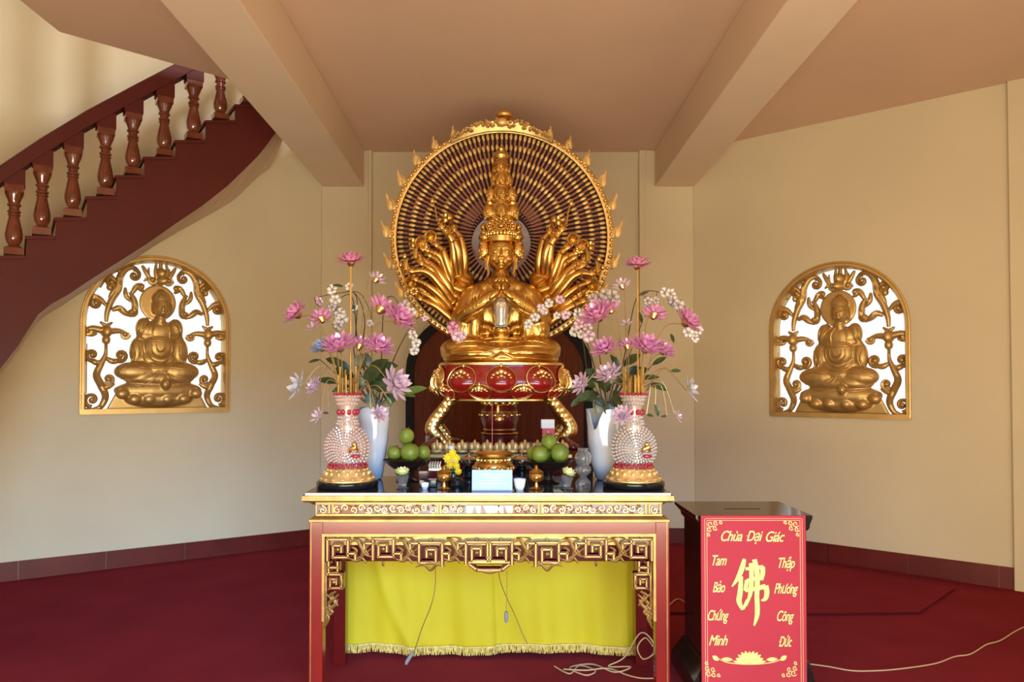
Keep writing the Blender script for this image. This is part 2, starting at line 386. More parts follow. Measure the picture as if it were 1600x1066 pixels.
# arched wooden door behind the altar
def door():
    t = thing('door_1', None, None, (0, 7.0, 0), kind='structure')
    t['kind'] = 'structure'
    xc = 0.0
    def outline(hw, zt, n=20):
        r = hw; return [(xc+hw, 0.0)] + [(xc+hw*cos(pi*i/n)**1.0 if True else 0, zt-0.72*hw + 0.72*hw*sin(pi*i/n)) for i in range(n+1)] + [(xc-hw, 0.0)]
    a = outline(0.885, 2.28); b = outline(0.81, 2.20); n = len(a)
    mb = MB(); mb.prism(b, 7.02, 7.09)
    for x in (-0.405, 0.0, 0.405): mb.box((x-0.004, 7.014, 0.0), (x+0.004, 7.02, 1.6 if x else 1.9))
    mb.build('door_panel', 'wood', t, smooth=False)
    mb = MB()
    v = [(x, 6.99, z) for x, z in a]+[(x, 6.99, z) for x, z in b]+[(x, 7.089, z) for x, z in a]+[(x, 7.089, z) for x, z in b]
    f = []
    for i in range(n-1): f += [(i, i+n, i+n+1, i+1), (i, i+1, 2*n+i+1, 2*n+i), (n+i, 3*n+i, 3*n+i+1, n+i+1)]
    mb.add(v, f); mb.build('door_frame', 'blackf', t, smooth=False)
door()
# ================================================================== the gilded window screens
def relief_screen(name, A, W, uc, v0, w, h, mirror, label):
    """pieces are modelled in the picture's own small units: 871 wide, 932 high"""
    s = -1 if mirror else 1
    U = lambda cx: uc - s*(cx-535)/871.0*w
    if not mirror: U = lambda cx: uc - (cx-535)/871.0*w      # u runs away from the back wall (to the left)
    else: U = lambda cx: uc + (cx-535)/871.0*w
    V = lambda cy_: v0 + (1000-cy_)/932.0*h
    k = w/871.0
    def pt(cx, cy_, t=-0.06): return W(U(cx), t, V(cy_))
    base = W(uc, -0.06, v0)
    t = thing('window_1' if not mirror else 'window_2', None, None, base, kind='structure')
    t['label'] = label
    # frame
    ar = arch_pts(uc, v0, w, h, 28); ar2 = arch_pts(uc, v0+0.02, w-0.085, h-0.062, 28); n = len(ar)
    mb = MB(); v = []; f = []
    for (tt, q) in ((0.012, ar), (0.012, [(a[0]*0.35+b[0]*0.65, a[1]*0.35+b[1]*0.65) for a, b in zip(ar, ar2)]), (-0.03, ar2), (-0.12, ar2)):
        v += [W(u, tt, z) for u, z in q]
    for r_ in range(3):
        for i in range(n-1): f.append((r_*n+i, (r_+1)*n+i, (r_+1)*n+i+1, r_*n+i+1))
    v += [W(u, -0.03, z) for u, z in ar]
    for i in range(n-1): f.append((4*n+i, i, i+1, 4*n+i+1))
    mb.add(v, f); mb.add([W(uc-w/2, 0.02, v0-0.012), W(uc+w/2, 0.02, v0-0.012), W(uc+w/2, 0.02, v0+0.03), W(uc-w/2, 0.02, v0+0.03), W(uc-w/2, -0.1, v0-0.0), W(uc+w/2, -0.1, v0-0.0), W(uc+w/2, -0.1, v0+0.03), W(uc-w/2, -0.1, v0+0.03)],
        [(0,1,2,3),(3,2,6,7),(0,4,5,1),(0,3,7,4),(1,5,6,2)])
    mb.tube([W(u, 0.012, z) for u, z in ar], 0.009, 6)
    mb.build('screen_frame', 'screenf', t)
    # relief figure, modelled in a flat frame (x, y depth, z) then set on the wall
    S = lambda cx: (cx-535)*k; Z = lambda cy_: (1000-cy_)/932.0*h
    kz = h/932.0
    def E(cx, cy_, rx, ry, dep, y=0.0): fb.ell((S(cx), y, Z(cy_)), (rx*k, dep, ry*kz), 18, 12)
    fb = MB()
    fb.prism([(S(535)+0.145*cos(a_*pi/16), Z(342)+0.155*sin(a_*pi/16)) for a_ in range(32)], -0.012, 0.02)
    E(555, 368, 46, 66, 0.06, -0.045); E(552, 322, 50, 42, 0.062, -0.035); E(550, 285, 22, 20, 0.035, -0.035)
    E(510, 375, 10, 34, 0.02, -0.03); E(603, 378, 10, 34, 0.02, -0.03)
    E(556, 385, 8, 20, 0.022, -0.098)       # nose
    E(556, 408, 16, 5, 0.012, -0.098)
    E(550, 450, 32, 40, 0.04, -0.03)
    E(545, 515, 118, 66, 0.060, -0.012); E(545, 545, 140, 40, 0.045, -0.01); E(545, 610, 100, 100, 0.075, -0.012); E(452, 500, 50, 66, 0.05, -0.005); E(640, 500, 50, 66, 0.05, -0.005)
    E(425, 640, 56, 90, 0.05); E(668, 640, 54, 90, 0.05); E(545, 690, 150, 50, 0.06)
    E(420, 760, 140, 62, 0.075, -0.02); E(665, 760, 125, 62, 0.075, -0.02); E(545, 800, 215, 50, 0.08, -0.02); E(545, 745, 120, 50, 0.07, -0.02)
    E(545, 872, 265, 66, 0.085, -0.01); E(545, 920, 205, 52, 0.07, -0.01)
    E(575, 835, 26, 30, 0.03, -0.10)
    for i, cx in enumerate((330, 400, 485, 590, 690, 765)): E(cx, 905+(18 if 1 <= i <= 4 else -14), 40, 32, 0.04, -0.055)
    fb.prism([(S(240), Z(992)), (S(850), Z(992)), (S(790), Z(880)), (S(300), Z(880))], -0.012, 0.02)
    body = fuse(fb, 0.0075, 3)
    bvh = BVHTree.FromPolygons(body.v, body.f)
    def drape(pts, r, n=5):
        out = []
        for cx, cy_ in smoothpath(pts, 5):
            hit = bvh.ray_cast(Vector((S(cx), -1, Z(cy_))), Vector((0, 1, 0)))[0]
            if hit is not None: out.append(hit)
        if len(out) > 2: body.tube(out, [r*(0.35+0.65*sin(pi*(i+0.5)/len(out))) for i in range(len(out))], n)
    for q in [[(520, 450), (470, 480), (420, 560)], [(530, 460), (500, 510), (505, 575)], [(580, 460), (600, 510), (600, 575)], [(600, 450), (640, 490), (690, 560)],
              [(400, 560), (470, 572), (545, 575), (620, 572), (690, 562)], [(440, 600), (450, 680), (500, 720), (580, 722), (630, 680), (640, 600)],
              [(465, 590), (475, 660), (520, 700), (570, 702), (610, 660), (618, 590)], [(495, 590), (500, 645), (545, 672), (588, 640), (592, 590)], [(520, 590), (525, 628), (545, 640), (568, 622), (568, 592)],
              [(300, 760), (380, 730), (460, 740), (540, 740)], [(540, 740), (620, 735), (700, 745), (770, 770)], [(310, 800), (400, 815), (480, 790), (535, 750)], [(340, 820), (440, 845), (510, 800), (540, 755)],
              [(560, 750), (600, 800), (680, 820), (760, 800)], [(555, 760), (590, 830), (640, 850), (720, 835)], [(380, 600), (400, 660), (370, 720)], [(420, 600), (425, 660), (400, 720)], [(690, 600), (680, 660), (710, 720)], [(660, 600), (665, 660), (690, 715)],
              [(530, 348), (540, 343), (549, 349)], [(563, 349), (572, 343), (584, 348)], [(532, 362), (540, 365), (549, 362)], [(563, 362), (572, 365), (582, 362)], [(430, 470), (415, 520), (405, 555)], [(450, 470), (440, 520), (432, 560)], [(660, 470), (672, 520), (680, 555)], [(640, 470), (650, 520), (655, 560)]]:
        drape(q, 0.0095, 6)
    for jj in range(4):
        for ii in range(9):
            cx = 508+ii*11+(jj % 2)*5; cy_ = 330-jj*13
            hit = bvh.ray_cast(Vector((S(cx), -1, Z(cy_))), Vector((0, 1, 0)))[0]
            if hit is not None and (abs(cx-552) < 50-jj*4): body.ell(hit, 0.0075, 6, 4)
    sg = -1 if not mirror else 1
    def place(p): return W(uc + sg*p.x, -0.06 - p.y, v0 + p.z)
    out = MB(); out.v = [place(p) for p in body.v]; out.f = body.f if mirror else [tuple(reversed(q)) for q in body.f]; out.m = body.m
    out.build('relief_figure', 'screen', t, ang=60)
    # scroll tracery
    mb = MB()
    def tr(pts, r=0.018, taper=True, sm=True):
        q = smoothpath(pts, 5) if sm else pts; n_ = len(q)
        r *= 1.45
        mb.tube([pt(a, b, -0.062) for a, b in q], [r*(1.0 if not taper else max(0.45, sin(pi*(0.15+0.8*i/n_)))) for i in range(n_)], 6)
    def sp(cx, cy_, r, a0, turns, dd=1, rr=0.019):
        q = spiral(cx, cy_, r, a0, turns, dd, 20, 0.15)
        mb.tube([pt(a, b, -0.058) for a, b in q], [rr*(1-0.3*i/20) for i in range(20)], 6); mb.ell(pt(cx, cy_, -0.05), 0.022, 8, 6)
    for sd in (0, 1):
        X = (lambda a: a) if sd == 0 else (lambda a: 1082-a)
        dd = 1 if sd == 0 else -1
        def T(pts, r=0.018, tp=True): tr([(X(a), b) for a, b in pts], r, tp)
        T([(165, 985), (215, 965), (240, 905), (215, 840), (190, 780), (215, 715), (238, 660), (240, 600)], 0.023)
        T([(240, 470), (245, 410), (270, 335), (305, 270), (315, 200), (350, 150), (400, 140), (430, 175)], 0.021)
        T([(240, 680), (280, 700), (330, 690)], 0.018); T([(235, 700), (190, 710), (150, 690)], 0.018)
        T([(120, 530), (165, 510), (240, 525), (310, 520), (370, 540)], 0.021); T([(120, 525), (150, 545), (190, 540)], 0.015)
        T([(125, 360), (150, 330), (200, 335), (245, 380)], 0.019); T([(270, 400), (310, 385), (345, 410), (380, 430)], 0.02)
        T([(200, 270), (225, 215), (265, 205), (300, 240)], 0.018); T([(300, 240), (285, 280), (255, 330)], 0.019)
        T([(370, 430), (400, 395), (395, 330), (370, 285)], 0.02); T([(380, 300), (410, 250), (445, 235)], 0.017); T([(345, 260), (350, 310), (385, 345)], 0.014)
        T([(200, 860), (250, 850), (290, 830)], 0.018); T([(330, 170), (300, 160), (285, 140)], 0.014); T([(440, 120), (470, 170), (500, 220)], 0.014); T([(450, 215), (475, 190), (480, 130)], 0.010)
        a_ = lambda deg: (R(deg) if sd == 0 else pi-R(deg))
        sp(X(165), 925, 42, a_(90), 1.3, dd); sp(X(255), 805, 34, a_(140), 1.2, -dd); sp(X(165), 665, 38, a_(60), 1.3, dd); sp(X(322), 665, 38, a_(120), 1.3, -dd)
        sp(X(182), 362, 36, a_(-90), 1.3, -dd); sp(X(268), 235, 30, a_(-90), 1.2, -dd); sp(X(395), 185, 36, a_(-100), 1.2, dd); sp(X(385), 405, 30, a_(-90), 1.2, dd)
        sp(X(135), 525, 26, a_(0), 1.0, dd); sp(X(345), 540, 24, a_(0), 1.0, dd); sp(X(440), 250, 22, a_(60), 1.0, dd)
        sp(X(150), 985, 26, a_(0), 1.0, dd, 0.010)
        mb.ell(pt(X(240), 525, -0.055), (0.05, 0.035, 0.055), 12, 8); mb.ell(pt(X(240), 575, -0.055), (0.035, 0.03, 0.04), 12, 8)
        T([(130, 890), (130, 600)], 0.008, False); T([(205, 470), (240, 490), (275, 470)], 0.012)
        mb.ell(pt(X(255), 265, -0.055), (0.026, 0.02, 0.03), 10, 7)
    for q in [[(548, 235), (530, 200), (520, 150), (525, 95)], [(552, 235), (575, 200), (590, 150), (580, 95)], [(550, 230), (550, 90)]]: tr(q, 0.014)
    mb.ell(pt(550, 160, -0.055), (0.05, 0.03, 0.045), 12, 8); mb.ell(pt(550, 205, -0.055), (0.07, 0.03, 0.04), 12, 8); sp(500, 205, 26, 0, 1.1); sp(600, 205, 26, pi, 1.1, -1)
    mb.build('scroll_tracery', 'screen', t, ang=60)
    return t
relief_screen('window_1', LW0, WL, LUC, LV0, LWD, LH, False, 'arched gilded window screen with seated relief figure, half behind the staircase')
relief_screen('window_2', RW0, WR, RUC, RV0, RWD, RH, True, 'arched gilded window screen with seated relief figure on the right wall')
# ================================================================== the staircase along the left wall
dL = (LW1-LW0).normalized(); nL = Vector((-dL.y, dL.x, 0)); nL = nL if nL.dot(Vector((0, 3, 0))-LW0) > 0 else -nL
S0 = LW0 + nL*0.90
def PS(px, py, off=0.0): return PP(px, py, S0+nL*off, nL)
st = thing('staircase', 'maroon curved staircase with glazed balusters rising along the left wall', 'staircase', tuple(PS(60, 480)))
teeth = [(-40, 458), (-40, 430), (0, 430), (0, 405), (42, 405), (42, 374), (87, 374), (87, 345), (136, 345), (136, 312), (182, 312), (182, 279), (226, 279), (226, 250), (275, 250), (275, 224), (322, 224), (322, 193), (368, 193), (368, 168), (412, 168), (412, 130), (470, 130)]
low = [(470, 160), (450, 182), (431, 207), (416, 228), (403, 244), (380, 267), (356, 290), (318, 320), (278, 347), (225, 384), (171, 418), (135, 441), (107, 460), (80, 475), (60, 491), (46, 512), (30, 538), (0, 577), (-40, 625)]
top3 = [PS(*p) for p in teeth]; low3 = [PS(*p) for p in low]
def ext(pts, off0, off1, name, m, bev=0):
    n = len(pts); mb = MB()
    mb.add([p+nL*off0 for p in pts]+[p+nL*off1 for p in pts], [tuple(reversed(range(n))), tuple(range(n, 2*n))]+[(i, (i+1) % n, n+(i+1) % n, n+i) for i in range(n)])
    return mb.build(name, m, st, smooth=False)
ext(top3+low3, 0.0, -0.03, 'stringer', 'maroon')
body3 = top3+[p+Vector((0, 0, 0.03)) for p in low3]
def sag(px): return 0.0 if px < 250 else (px-250)/90*0.05 if px < 340 else 0.05+(px-340)/80*0.17
tA = [p-Vector((0, 0, 0.012)) for p in top3]; nA = len(tA)+len(low3)
mb = MB(); mb.add([p-nL*0.031 for p in tA+low3]+[p-nL*0.885 for p in tA]+[p-nL*0.885-Vector((0, 0, sag(q[0]))) for p, q in zip(low3, low)],
    [tuple(reversed(range(nA))), tuple(range(nA, 2*nA))]+[(i, (i+1) % nA, nA+(i+1) % nA, nA+i) for i in range(nA)])
mb.build('stair_body', 'beam', st, smooth=False)
for i in range(1, len(teeth)-1, 2):
    a, b = top3[i], top3[i+1]; a = a + (a-b).normalized()*0.012
    ext([a, b, b+Vector((0, 0, 0.022)), a+Vector((0, 0, 0.022))], 0.012, -0.885, 'tread', 'maroon')
# the flight goes on down beside the left side wall
a0, z0_, zb = top3[0], top3[0].z+0.0, low3[-1].z
pr = []; y_, z_ = a0.y+0.10, z0_
while z_ > 0.19: pr += [(y_, z_), (y_-0.24, z_)]; y_ -= 0.24; z_ -= 0.186
pr += [(y_, z_), (y_-0.24, z_), (y_-0.24, 0.0), (y_+0.10, 0.0), (a0.y+0.02, zb)]
xa_ = -3.36; mb = MB(); nn_ = len(pr)
mb.add([(xa_, y, z) for y, z in pr]+[(-4.19, y, z) for y, z in pr], [tuple(range(nn_)), tuple(reversed(range(nn_, 2*nn_)))]+[(i, nn_+i, nn_+(i+1) % nn_, (i+1) % nn_) for i in range(nn_)])
mb.build('lower_flight', 'maroon', st, smooth=False)
# balusters: a lathe profile on a square foot and block
def baluster_mesh(hh):
    prof = [(0.044, 0.10), (0.050, 0.115), (0.040, 0.135), (0.034, 0.15), (0.046, 0.20), (0.052, 0.26), (0.053, 0.31), (0.046, 0.40), (0.036, 0.50), (0.031, 0.56), (0.038, 0.575), (0.038, 0.59), (0.030, 0.60), (0.040, 0.62), (0.040, 0.64), (0.031, 0.655), (0.031, 0.70), (0.041, 0.715), (0.041, 0.735), (0.034, 0.75), (0.038, 0.79), (0.052, 0.86), (0.055, 0.90)]
    mb = MB(); mb.lathe([(r, z*hh) for r, z in prof], 20)
    mb.box((-0.056, -0.056, 0), (0.056, 0.056, 0.10*hh)); mb.box((-0.056, -0.056, 0.90*hh), (0.056, 0.056, hh)); return mb
rail_top = [(-60, 300), (0, 262), (64, 219), (135, 176), (208, 137), (281, 99), (350, 62), (440, 15)]
def rail_z(px):
    for i in range(len(rail_top)-1):
        a, b = rail_top[i], rail_top[i+1]
        if a[0] <= px <= b[0]: return a[1]+(b[1]-a[1])*(px-a[0])/(b[0]-a[0])
bal = [(-20, 430), (21, 405), (65, 374), (113, 345), (164, 312), (207, 279), (256, 250), (302, 224), (344, 193), (388, 168)]
ang_s = atan2(dL.y, dL.x)
for bx_, by_ in bal:
    foot = PS(bx_, by_, -0.07); foot = foot + Vector((0, 0, 0.022+0.003))
    zt = PS(bx_, rail_z(bx_)+26, -0.07).z
    hh = zt - foot.z - 0.075
    T = Matrix.Translation(foot) @ Matrix.Rotation(ang_s, 4, 'Z')
    mb = MB(); mb.merge(baluster_mesh(hh), T)
    mb.build('baluster', 'baluster', st)
    mb = MB(); mb.box((-0.062, -0.062, hh), (0.062, 0.062, hh+0.11), T); mb.build('rail_block', 'maroon', st, smooth=False)
rt = [PS(*p, -0.07) for p in rail_top]
mb = MB(); v = []; n = len(rt)
for p in rt:
    for (o, z) in ((0.075, -0.012), (0.06, 0.0), (-0.06, 0.0), (-0.075, -0.012), (-0.07, -0.125), (0.07, -0.125)): v.append(p+nL*o+Vector((0, 0, z)))
f = [tuple(range(6)), tuple(reversed(range(6*(n-1), 6*n)))]
for i in range(n-1):
    for j in range(6): f.append((i*6+j, (i+1)*6+j, (i+1)*6+(j+1) % 6, i*6+(j+1) % 6))
mb.add(v, f); mb.build('handrail', 'maroon', st, smooth=False)
# ================================================================== the altar table
DT = 3.46
TB = Vector((-0.03, DT, 0))
def FX(px, D=DT): return P(px, 600, D).x
def FZ(py, D=DT): return P(780, py, D).z
tb = thing('altar_table', 'red lacquered altar table with gilded fretwork and dark glossy top', 'table', (0.0, DT, 0))
xl, xr = -0.905, 0.800; DB = 4.07
mb = MB(); mb.box((xl, DT-0.012, 0.985), (xr, DB, 1.0)); mb.build('table_top', 'granite', tb, smooth=False, bevel=0.002)
mb = MB()
prof = [(-0.012, 0.985), (-0.014, 0.962), (-0.004, 0.954), (0.016, 0.950), (0.03, 0.938)]
def edge_strip(mb, prof, x0, x1, ya, yb):
    n = len(prof); v = []
    for d_, z in prof: v += [(x0+d_, ya+d_, z), (x1-d_, ya+d_, z), (x1-d_, yb, z), (x0+d_, yb, z)]
    f = []
    for i in range(n-1):
        for j in range(3): f.append((i*4+(j+3) % 4 if j == 0 else i*4+j-1, i*4+j, (i+1)*4+j, (i+1)*4+(j+3) % 4 if j == 0 else (i+1)*4+j-1))
    mb.add(v, [tuple(reversed(q)) for q in f])
edge_strip(mb, prof, xl, xr, DT, DB); mb.build('top_moulding', 'giltpaint', tb, smooth=False)
fx0, fx1 = FX(494), FX(1034); fz0, fz1 = 0.888, 0.952
mb = MB(); mb.box((fx0, DT+0.02, fz0-0.004), (fx1, DB-0.03, fz1)); mb.build('frieze_box', 'mauve', tb, smooth=False)
mb = MB()
for z in (fz0, fz1-0.010): mb.box((fx0-0.002, DT+0.010, z), (fx1+0.002, DT+0.02, z+0.010))
for px in (494, 514, 520, 683, 688, 841, 846, 1008, 1014, 1031): mb.box((FX(px)-0.002, DT+0.010, fz0+0.008), (FX(px)+0.006, DT+0.0205, fz1-0.008))
mb.build('frieze_border', 'giltpaint', tb, smooth=False)
rnd = random.Random(7)
def carving(x0, x1, z0, z1, n, seed, big=1.0):
    r_ = random.Random(seed); mb = MB()
    for i in range(n):
        cx = x0 + (x1-x0)*(i+0.5)/n; h = (z1-z0); cz = (z0+z1)/2 + h*0.12*(1 if i % 2 else -1)
        rr = h*0.36*big
        q = spiral(cx, cz, rr, r_.uniform(0, 6.28), r_.uniform(0.9, 1.4), r_.choice((-1, 1)), 12, 0.2)
        mb.tube([(min(max(a, x0+.004), x1-.004), DT+0.014, min(max(b, z0+.004), z1-.004)) for a, b in q], [0.0040*(1-0.4*j/12) for j in range(12)], 5)
        for k in range(5):
            a = r_.uniform(0, 6.28); dx = rr*1.1*cos(a); dz = h*0.34*sin(a)
            T = Matrix.Translation((min(max(cx+dx, x0+.008), x1-.008), DT+0.015, (z0+z1)/2+dz)) @ Matrix.Rotation(r_.uniform(0, pi), 4, 'Y')
            mb.ell((0, 0, 0), (0.009, 0.005, 0.0035), 6, 4, T)
    return mb
mb = carving(FX(521), FX(682), fz0+.01, fz1-.01, 13, 3, 1.15)
mb.build('carved_panel', 'goldb', tb)
mb = carving(FX(847), FX(1007), fz0+.01, fz1-.01, 13, 5, 1.15); mb.build('carved_panel', 'goldb', tb)
carving(FX(689), FX(726), fz0+.01, fz1-.01, 3, 8).build('carved_scroll', 'goldb', tb); carving(FX(803), FX(840), fz0+.01, fz1-.01, 3, 9).build('carved_scroll', 'goldb', tb); mb = MB()
zc = (fz0+fz1)/2
for px, w_, sl in ((733, 13, 5), (748, 9, -4), (768, 26, 0), (784, 9, -5), (797, 13, -6)):
    x = FX(px); w2 = w_/667.0
    mb.prism([(x-w2*0.6, zc-0.018), (x+w2*0.6, zc-0.018), (x+w2+sl/900, zc+0.016), (x-w2+sl/900, zc+0.016)], DT+0.010, DT+0.02)
mb.build('carved_panel', 'goldb', tb)
for a_, b_2 in ((497, 512), (1016, 1030)):
    mb = carving(FX(a_), FX(b_2), fz0+.01, fz1-.01, 1, a_, 1.2); mb.build('end_rosette', 'goldb', tb)
# moulding under the frieze, then the red frame
fxl, fxr = FX(484), FX(1045); lw = 0.064
mb = MB(); edge_strip(mb, [(0.03, 0.888), (0.014, 0.884), (0.0, 0.872), (0.0, 0.862)], fxl, fxr, DT+0.0, DB-0.02); mb.build('lower_moulding', 'giltpaint', tb, smooth=False)
mb = MB(); mb.box((fxl+lw, DT+0.007, 0.806), (fxr-lw, DT+0.05, 0.861)); mb.build('apron_rail', 'lacq', tb, smooth=False)
mb = MB()
for px in (487, 1041): mb.box((FX(px)-0.002, DT+0.002, 0.0), (FX(px)+0.002, DT+0.008, 0.862))
gx0, gx1 = FX(504), FX(1024)
mb.box((gx0, DT+0.002, 0.793), (gx1, DT+0.05, 0.806))
for x in (gx0, gx1-0.012): mb.box((x, DT+0.004, 0.40), (x+0.012, DT+0.05, 0.80))
mb.build('gilt_edging', 'giltpaint', tb, smooth=False)
def leg(x0, x1, y0, y1, m='lacq'):
    mb = MB()
    mb.box((x0, y0, 0), (x1, y1, 0.862)); mb.build('leg', m, tb, smooth=False, bevel=0.003)
leg(fxl, fxl+lw, DT+0.005, DT+0.07); leg(fxr-lw, fxr, DT+0.005, DT+0.07)
leg(fxl, fxl+lw, DB-0.09, DB-0.03, 'lacqd'); leg(fxr-lw, fxr, DB-0.09, DB-0.03, 'lacqd')  # back legs: shade under the table put into a darker lacquer colour
for x0, x1 in ((fxl+0.002, fxl+0.02), (fxr-0.02, fxr-0.002)):
    mb = MB(); mb.box((x0, DT+0.07, 0.70), (x1, DB-0.09, 0.862)); mb.build('side_rail', 'lacq', tb, smooth=False)
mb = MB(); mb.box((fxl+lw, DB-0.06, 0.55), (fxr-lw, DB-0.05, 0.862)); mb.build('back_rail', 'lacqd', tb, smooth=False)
# fretwork: square key spirals joined by scrolls, dark red sides with a gilt face
def fret(name, squares, links, blobs):
    mb = MB()
    def bar(pts, w_=0.0105):
        pts = [(FX(a), FZ(b)) for a, b in pts]
        for i in range(len(pts)-1):
            (xa, za), (xb, zb) = pts[i], pts[i+1]; d = Vector((xb-xa, 0, zb-za)); L = d.length
            if L < 1e-5: continue
            d /= L; n_ = Vector((-d.z, 0, d.x)); c = [Vector((xa, 0, za))-d*w_/2, Vector((xb, 0, zb))+d*w_/2]
            for (ya, yb, ww, mi) in ((DT+0.014, DT+0.05, w_*1.8, 1), (DT+0.008, DT+0.0145, w_*0.62, 0)):
                mb.cm = mi
                v = [c[0]-n_*ww/2, c[1]-n_*ww/2, c[1]+n_*ww/2, c[0]+n_*ww/2]
                mb.add([(p.x, y, p.z) for y in (ya, yb) for p in v], [(0,1,2,3),(7,6,5,4),(1,0,4,5),(2,1,5,6),(3,2,6,7),(0,3,7,4)])
    for cx, cy_, s, fl in squares:
        q = [(-1, 1), (-1, -1), (1, -1), (1, 0.75), (-0.45, 0.75), (-0.45, -0.4), (0.35, -0.4), (0.35, 0.2)]
        bar([(cx+a*s*fl, cy_+b*s) for a, b in q])
        mb.cm = 0; mb.ell((FX(cx), DT+0.012, FZ(cy_)), 0.011, 8, 6); mb.ell((FX(cx), DT+0.014, FZ(cy_-s-3)), (0.012, 0.006, 0.005), 6, 4)
    for L_ in links: bar(L_)
    mb.cm = 0
    for q in blobs:
        pts = smoothpath(q, 4); mb.tube([(FX(a), DT+0.014, FZ(b)) for a, b in pts], [0.0075*max(0.3, sin(pi*(i+1)/(len(pts)+1))) for i in range(len(pts))], 6)
    return mb.build(name, ['giltpaint', 'lacqd'], tb, smooth=False)
sq = [(528, 860, 16, 1), (599, 859, 16, 1), (673, 867, 18, -1), (745, 865, 17, 1), (783, 865, 17, -1), (855, 867, 18, 1), (931, 859, 16, -1), (1002, 860, 16, -1)]
links = []; blobs = []
for i in range(len(sq)-1):
    a, b = sq[i], sq[i+1]; xa, xb = a[0]+a[2], b[0]-b[2]
    if xb-xa < 12: links.append([(xa, 872), (xb, 872)]); continue
    m_ = (xa+xb)/2
    links += [[(xa, 866), (m_-8, 866), (m_-8, 874)], [(xb, 850), (m_+6, 850), (m_+6, 858)]]
    blobs += [[(xa, 850), (m_-6, 846), (m_, 856), (m_+8, 868), (xb, 872)], [(xa+2, 874), (m_-4, 878), (m_+5, 868), (xb-2, 858)], [(m_-12, 842), (m_, 839), (m_+12, 844)],
              [(m_-10, 880), (m_, 872), (m_+10, 882)], [(m_-3, 846), (m_+3, 862), (m_-2, 878)], [(m_-14, 856), (m_-6, 862), (m_-14, 870)], [(m_+14, 852), (m_+7, 860), (m_+13, 868)]]
for cx in (673, 855): blobs += [[(cx-24, 888), (cx-10, 884), (cx, 892), (cx+10, 884), (cx+24, 886)], [(cx-16, 884), (cx, 880), (cx+16, 884)]]
links += [[(735, 884), (745, 892), (784, 892), (794, 884)], [(735, 880), (794, 880)]]
blobs += [[(742, 889), (765, 896), (788, 889)], [(599, 878), (599, 886)], [(931, 878), (931, 886)]]
fret('fretwork', sq, links, blobs)
for s_, x in ((1, 522), (-1, 1004)):
    X = lambda d_: x + s_*d_
    fret('corner_bracket', [(X(0), 911, 12, s_)], [[(X(-8), 880), (X(-8), 898)], [(X(6), 880), (X(6), 892)], [(X(-8), 888), (X(6), 888)]],
         [[(X(2), 924), (X(-2), 934), (X(4), 944), (X(-3), 952), (X(-8), 962), (X(-14), 976)], [(X(-12), 930), (X(-4), 938), (X(-10), 950)], [(X(-12), 950), (X(-2), 958), (X(-11), 966)], [(X(-12), 960), (X(-8), 968), (X(-15), 984)],
          [(X(8), 930), (X(0), 940), (X(7), 948)], [(X(4), 926), (X(-6), 932), (X(-2), 942)], [(X(2), 936), (X(-8), 944), (X(-4), 954)], [(X(-1), 948), (X(-11), 954), (X(-8), 964)], [(X(6), 938), (X(2), 946), (X(-4), 950)], [(X(-6), 956), (X(-13), 962), (X(-11), 972)], [(X(-13), 880), (X(-13), 925), (X(-13), 970)], [(X(-12), 898), (X(8), 896)], [(X(10), 900), (X(12), 912), (X(8), 924)]])
# small bevelled back board behind the upper fret so that the cut-outs read dark gold
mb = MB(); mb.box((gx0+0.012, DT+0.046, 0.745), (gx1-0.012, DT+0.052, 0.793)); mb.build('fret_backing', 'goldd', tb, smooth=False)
# ------------------------------------------------------------------ yellow skirt cloth at the back of the table
DC = 4.10
cl = MB(); x0, x1 = FX(530, DC), FX(996, DC); nx, nz = 160, 30; z0, z1 = 0.055, 0.80
def cy_at(x, z):
    t = (0.80-z)/0.75
    return DC + 0.010*sin(x*17+1.3*sin(z*3)) *(0.4+t) + 0.006*sin(x*43+z*2)*t + 0.014*math.exp(-((x+0.70-0.22*t*t)/0.035)**2)*-1 + 0.012*math.exp(-((x-0.02*t+0.03)/0.012)**2)
v = []; f = []
for j in range(nz+1):
    for i in range(nx+1):
        x = x0+(x1-x0)*i/nx; z = z0+(z1-z0)*j/nz + (0.008*sin(x*6) if j == 0 else 0); v.append((x, cy_at(x, z), z))
for j in range(nz):
    for i in range(nx): a = j*(nx+1)+i; f.append((a, a+1, a+nx+2, a+nx+1))
cl.add(v, f)
clt = thing('altar_skirt_cloth', 'yellow satin cloth hanging behind the altar table with tufted gold fringe', 'cloth', (0.0, DC, 0.055))
o = cl.build('cloth_panel', 'cloth', clt, ang=180); o.modifiers.new('t', 'SOLIDIFY').thickness = 0.003
fr = MB(); r_ = random.Random(3)
for i in range(300):
    x = x0 + (x1-x0)*(i+0.5)/300; z = z0 + 0.008*sin(x*6); y = cy_at(x, z)
    fr.tube([(x, y-0.004, z+0.012), (x+r_.uniform(-.004, .004), y-0.009, z-0.008), (x+r_.uniform(-.007, .007), y-0.006, z-0.032)], [0.0022, 0.0036, 0.002], 4)
fr.tube([(x0+(x1-x0)*i/80, cy_at(x0+(x1-x0)*i/80, z0)-0.005, z0+0.012+0.008*sin((x0+(x1-x0)*i/80)*6)) for i in range(81)], 0.005, 5)
fr.build('fringe', 'fringe', clt)
